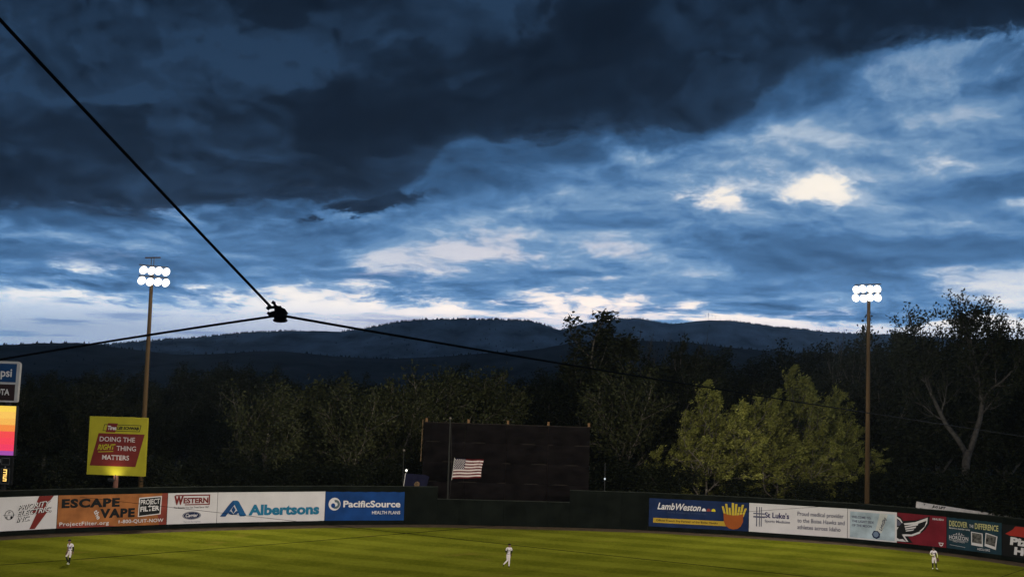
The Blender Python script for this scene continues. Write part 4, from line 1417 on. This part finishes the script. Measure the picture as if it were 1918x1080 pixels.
def leaf_mat(name, a, b, trans=.3):
    m = bpy.data.materials.new(name)
    m.use_nodes = True
    nt = m.node_tree
    bs = nt.nodes['Principled BSDF']
    bs.inputs['Roughness'].default_value = .55
    bs.inputs['Specular IOR Level'].default_value = .12
    gi = nt.nodes.new('ShaderNodeNewGeometry')
    mx = nt.nodes.new('ShaderNodeMix'); mx.data_type = 'RGBA'
    nt.links.new(gi.outputs['Random Per Island'], mx.inputs['Factor'])
    mx.inputs[6].default_value = (*a, 1); mx.inputs[7].default_value = (*b, 1)
    nt.links.new(mx.outputs[2], bs.inputs['Base Color'])
    tr = nt.nodes.new('ShaderNodeBsdfTranslucent')
    nt.links.new(mx.outputs[2], tr.inputs[0])
    ms = nt.nodes.new('ShaderNodeMixShader'); ms.inputs[0].default_value = trans
    nt.links.new(bs.outputs[0], ms.inputs[1]); nt.links.new(tr.outputs[0], ms.inputs[2])
    nt.links.new(ms.outputs[0], nt.nodes['Material Output'].inputs[0])
    return m

LEAF_DARK = leaf_mat('leaf_dark', (.018, .021, .009), (.042, .046, .018))  # leaf colour darkened in place of weaker floodlight on the wood
LEAF_SHADE = leaf_mat('leaf_shaded', (.010, .013, .006), (.022, .026, .010))  # shade of the undergrowth put into the leaf colour
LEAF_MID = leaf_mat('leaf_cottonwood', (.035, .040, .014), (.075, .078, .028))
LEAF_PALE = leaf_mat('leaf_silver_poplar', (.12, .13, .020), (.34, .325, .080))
BARK = mat('bark_grey', (.13, .115, .095), .9, .4, 3, .4)
BARK_DIM = mat('bark_dim', (.085, .074, .062), .9, .4, 3, .4)
BARK_PALE = mat('bark_pale', (.16, .135, .105), .9, .35, 2, .4)

GRASSY = mat('thicket', (.02, .022, .01), .9, .4, .3)
protos = []
for sd, hh, kids, wind in ((11, 13, (4, 4, 4), .35), (23, 13, (5, 4, 4), .30), (37, 13, (4, 5, 4), .40), (52, 13, (5, 5, 3), .35)):
    T_ = Tree(sd, wind=wind, up=.14, kids=kids, ang=(38, 70), shrink=(.55, .72))
    T_.grow((0, 0, -.2), (0.02, 0, 1), 6.2, .28, 0)
    protos.append((T_, sd))
    zs = max(p.z for p in T_.anchor)
    T_.h = zs + .3
wood = []
for k, (T_, sd) in enumerate(protos):
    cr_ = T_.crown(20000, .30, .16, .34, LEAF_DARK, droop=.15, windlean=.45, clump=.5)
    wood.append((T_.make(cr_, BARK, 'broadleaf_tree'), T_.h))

def place(proto, h, px, top, depth, rz, used, label, group=None, xs=1.0, cat='tree'):
    o = proto if not used else copy_tree(proto)
    g = survey(px, top, depth)
    s = g.z / h
    o.location = (g.x, depth, 0)
    o.scale = (s * xs, s * xs, s)
    o.rotation_euler = (0, 0, rz)
    tag(o, label, cat, group)
    return o

def landmark(px):
    for lim, nm in ((105, 'the glowing scoreboard'), (311, 'the orange brown banner'), (405, 'the Western and Carrier banner'), (607, 'the wide Albertsons banner'), (757, 'the royal blue banner'),
                    (1110, 'the black screen'), (1213, 'the bare dark wall'), (1402, 'the navy banner with fries'), (1587, "the St Luke's banner"), (1680, 'the brown light pole'),
                    (1773, 'the crimson wing banner'), (1877, 'the dark teal banner')):
        if px < lim:
            return nm
    return 'the black Pizza Hut banner'


rw = random.Random(77)
used = [False] * 4
def skyline(x):
    return float(np.interp(x, [-120, 0, 90, 200, 260, 330, 420, 500, 560, 640, 720, 800, 870, 930, 1010, 1080, 1160, 1240, 1300, 1350, 1420, 1480, 1540, 1600, 1680, 1740, 1850, 2000, 2100],
                           [690, 696, 690, 678, 690, 692, 684, 688, 696, 700, 698, 690, 682, 690, 690, 684, 676, 664, 640, 648, 672, 670, 648, 632, 632, 630, 620, 630, 630]))
count = 0
for row, (dep, step, drop, lab, grp) in enumerate((
        (262, 62, -2, 'tree at the back of the wood far behind ', 'trees at the back of the wood'),
        (216, 66, 12, 'dark tree halfway back in the wood behind ', 'trees in the middle of the wood'),
        (178, 78, 34, 'dark tree at the front of the wood behind ', 'trees in the front of the wood'))):
    x = -110 + row * 23
    while x < 2030:
        k = rw.randrange(4)
        tp_ = skyline(x) + drop + rw.uniform(-8, 22)
        if row == 2 and 770 < x < 1110: tp_ = max(tp_, 700)
        place(wood[k][0], wood[k][1], x, tp_, dep + rw.uniform(-9, 9), rw.uniform(-.7, .7) + (math.pi if rw.random() < .0 else 0), used[k], lab + landmark(x), grp + ' behind ' + landmark(x), xs=rw.uniform(.95, 1.25))
        used[k] = True
        x += step * rw.uniform(.75, 1.25)

# scrub that closes the gaps at the foot of the wood
T_ = Tree(91, wind=.2, up=.05, maxlevel=2, kids=(5, 4), ang=(30, 75))
T_.grow((0, 0, -.1), (0, 0, 1), 2.4, .09, 0)
hs = max(p.z for p in T_.anchor) + .3
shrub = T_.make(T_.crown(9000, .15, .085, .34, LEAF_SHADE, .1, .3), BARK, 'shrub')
first = True
x = -90
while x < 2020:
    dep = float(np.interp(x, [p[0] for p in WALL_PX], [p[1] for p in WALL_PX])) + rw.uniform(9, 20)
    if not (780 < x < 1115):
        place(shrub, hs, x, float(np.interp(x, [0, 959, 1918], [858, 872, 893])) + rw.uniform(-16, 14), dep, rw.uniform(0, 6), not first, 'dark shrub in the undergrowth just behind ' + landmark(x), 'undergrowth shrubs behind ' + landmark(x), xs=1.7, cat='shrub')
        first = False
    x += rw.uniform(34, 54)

# paler, faintly lit cottonwoods with bare grey limbs left of the black screen
T_ = Tree(140, wind=.3, up=.10, kids=(5, 4, 4), ang=(32, 64), shrink=(.52, .70))
T_.grow((0, 0, -.2), (-.05, 0, 1), 6.0, .24, 0)
h1 = max(p.z for p in T_.anchor) + .3
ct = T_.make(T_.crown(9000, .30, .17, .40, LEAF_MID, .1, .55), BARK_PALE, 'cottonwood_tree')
for i, (px, tp_, dep, rz, lab) in enumerate(((592, 706, 158, .2, 'grey limbed cottonwood with thin leaves behind the wide white banner'), (668, 724, 152, 2.4, 'small thin leaved cottonwood behind the royal blue banner'),
                                            (742, 712, 156, 4.4, "cottonwood with pale upright stems at the edge of the black screen"), (828, 688, 164, 1.2, 'broad cottonwood with olive crown rising over the flagpole'),
                                            (505, 722, 150, .9, 'leaning dim cottonwood behind the Albertsons leaf emblem'),
                                            (1180, 690, 164, 2.2, 'grey limbed cottonwood behind the bare dark wall'), (905, 690, 168, 5.2, 'olive crowned cottonwood directly behind the black screen'))):
    place(ct, h1, px, tp_, dep, rz, i > 0, lab, 'thin cottonwoods near the black screen')

# the pale windblown poplars: a clump of upright stems, their plumes combed over by the wind
pale = []
for sd, n in ((201, 13000), (214, 13000), (233, 12000)):
    T_ = Tree(sd, wind=.60, up=.20, wob=.26, kids=(7, 5, 3), ang=(30, 66), shrink=(.42, .74))
    T_.grow((0, 0, -.2), (.03, 0, 1), 8.0, .20, 0)
    hh = max(p.z for p in T_.anchor) + .4
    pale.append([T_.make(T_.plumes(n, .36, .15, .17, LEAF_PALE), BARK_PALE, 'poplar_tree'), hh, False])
for i, (k, px, tp_, dep, rz, xs, lab) in enumerate((
        (0, 1298, 748, 154, .2, .9, 'pale windblown tree at the clump edge nearest the black screen'),
        (1, 1340, 712, 152, 0., .95, 'tall pale yellow green windblown tree above the navy banner'),
        (2, 1392, 736, 149, -.2, 1.0, 'slender pale windblown tree behind the fries carton'),
        (0, 1428, 738, 153, -.1, .9, "pale windblown tree above the cross emblem of the St Luke's banner"),
        (2, 1470, 704, 158, .3, .85, 'tall pale windblown tree one before the tallest of its clump'),
        (1, 1506, 684, 160, .1, .85, 'tallest pale green windblown tree of the clump by the brown light pole'),
        (0, 1530, 742, 152, .3, .95, 'middling pale windblown tree in front of the tallest one'),
        (2, 1556, 776, 151, 0., .9, 'smallest upright pale windblown tree beside the brown light pole'),
        (1, 1322, 806, 147, .5, 1.5, 'low leafy pale sapling behind the LambWeston lettering'),
        (0, 1455, 822, 146, -.4, 1.6, "low leafy pale sapling behind the St Luke's lettering"),
        (2, 1505, 812, 146, .4, 1.3, 'low leafy pale sapling between St Luke\'s banner and the brown pole'))):
    place(pale[k][0], pale[k][1], px, tp_, dep, rz, pale[k][2], lab, xs=xs)
    pale[k][2] = True

# half bare poplars standing above the wood
for i, (sd, px, tp_, dep, n, xs, keep, lab) in enumerate(((310, 1135, 582, 180, 13000, 1.7, None, 'tall sparse poplar with pale stems against the far mountains'),
                                                         (322, 1212, 590, 194, 260, .6, None, 'bare leafless poplar with a single straight pale stem'),
                                                         (335, 1272, 612, 188, 8000, 1.0, None, 'narrow dark topped poplar beside the bare one'),
                                                         (347, 1318, 606, 210, 160, .60, None, 'bare branched snag behind the narrow poplar'),
                                                         (359, 1634, 588, 172, 3500, .85, None, 'half bare tree with twiggy top behind the brown light pole'),
                                                         (361, 1570, 612, 190, 500, .65, None, 'twiggy bare topped tree left of the brown light pole'),
                                                         (373, 1690, 618, 168, 9000, 1.0, None, 'dark leafy tree between the brown light pole and the forked cottonwood'))):
    T_ = Tree(sd, wind=.15, up=.30, wob=.15, kids=(6, 4, 3), ang=(22, 46), shrink=(.42, .58))
    T_.grow((0, 0, -.2), (0, 0, 1), 11.0, .24, 0)
    hh = max(p.z for p in T_.anchor) + .2
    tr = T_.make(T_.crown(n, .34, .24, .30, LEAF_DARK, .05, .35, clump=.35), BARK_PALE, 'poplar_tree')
    place(tr, hh, px, tp_, dep, 0.0, False, lab, xs=xs)

# the great forked cottonwood on the right
DT = 152.0
base = on_ground(1805, DT)
W3 = lambda px, py, dy=0.0: survey(px, py, DT) - base + Vector((0, dy, 0))
T_ = Tree(411, wind=.10, up=.20, wob=.22, kids=(4, 4, 3), ang=(30, 62), shrink=(.55, .72))
T_.mb.tube([Vector((0, 0, -.3)), Vector((.05, 0, 1.2)), W3(1806, 900), W3(1810, 862), W3(1813, 842)], [.66, .50, .44, .44, .48], 12)
def limb(pts, r0, r1, kids, L, lv=1):
    T_.mb.tube(pts, [r0 + (r1 - r0) * i / (len(pts) - 1) for i in range(len(pts))], 8)
    dirs = [(pts[i + 1] - pts[i]).normalized() for i in range(len(pts) - 1)]
    for q in range(kids):
        i = min(len(dirs) - 1, int(len(dirs) * (.35 + .65 * q / kids)))
        b_ = pts[i].lerp(pts[i + 1], T_.r.random())
        a = R(T_.r.uniform(28, 60)); ph = q * 2.4
        s = dirs[i].cross(Vector((.2, .95, .1))).normalized(); t_ = dirs[i].cross(s)
        T_.grow(b_, dirs[i] * math.cos(a) + (s * math.cos(ph) + t_ * math.sin(ph)) * math.sin(a), L * T_.r.uniform(.75, 1.15), r1 * .75, lv)
    T_.grow(pts[-1], dirs[-1], L, r1, lv)
limb([W3(1811, 850), W3(1795, 822, .2), W3(1775, 795, .5), W3(1760, 762, .8), W3(1748, 735, .9), W3(1742, 705, 1.0), W3(1728, 672, 1.2)], .33, .13, 7, 3.2)
limb([W3(1815, 850), W3(1824, 818, -.2), W3(1833, 785, -.4), W3(1838, 752, -.5), W3(1830, 715, -.6), W3(1822, 680, -.8), W3(1812, 650, -1)], .35, .14, 8, 3.4)
limb([W3(1838, 752, -.5), W3(1850, 728, -.9), W3(1868, 715, -1.4), W3(1890, 690, -1.8), W3(1905, 660, -2.0)], .18, .10, 5, 2.6)
limb([W3(1833, 785, -.4), W3(1846, 735, 1.0), W3(1856, 690, 2.0), W3(1862, 640, 2.4)], .20, .10, 5, 2.8)
limb([W3(1748, 735, .9), W3(1735, 715, .4), W3(1715, 700, -.2), W3(1698, 672, -.6)], .14, .07, 4, 2.0)
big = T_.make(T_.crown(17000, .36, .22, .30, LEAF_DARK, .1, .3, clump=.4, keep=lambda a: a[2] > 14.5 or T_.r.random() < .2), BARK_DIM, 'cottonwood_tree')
big.location = base
tag(big, 'great cottonwood with pale forked trunk and dark top behind the boom lift', 'tree')

# ================================================================ evening haze
hz = MB().box((0, 12200, 559), (52800, 25800, 1122)).build('haze')
tag(hz, kind='stuff')
hm = bpy.data.materials.new('haze')
hm.use_nodes = True
hm.node_tree.nodes.clear()
pv = hm.node_tree.nodes.new('ShaderNodeVolumePrincipled')
pv.inputs['Color'].default_value = (.62, .80, 1.0, 1)
pv.inputs['Density'].default_value = 3.8e-5
pv.inputs['Anisotropy'].default_value = .55
ho = hm.node_tree.nodes.new('ShaderNodeOutputMaterial')
hm.node_tree.links.new(pv.outputs[0], ho.inputs['Volume'])
hz.data.materials.append(hm)
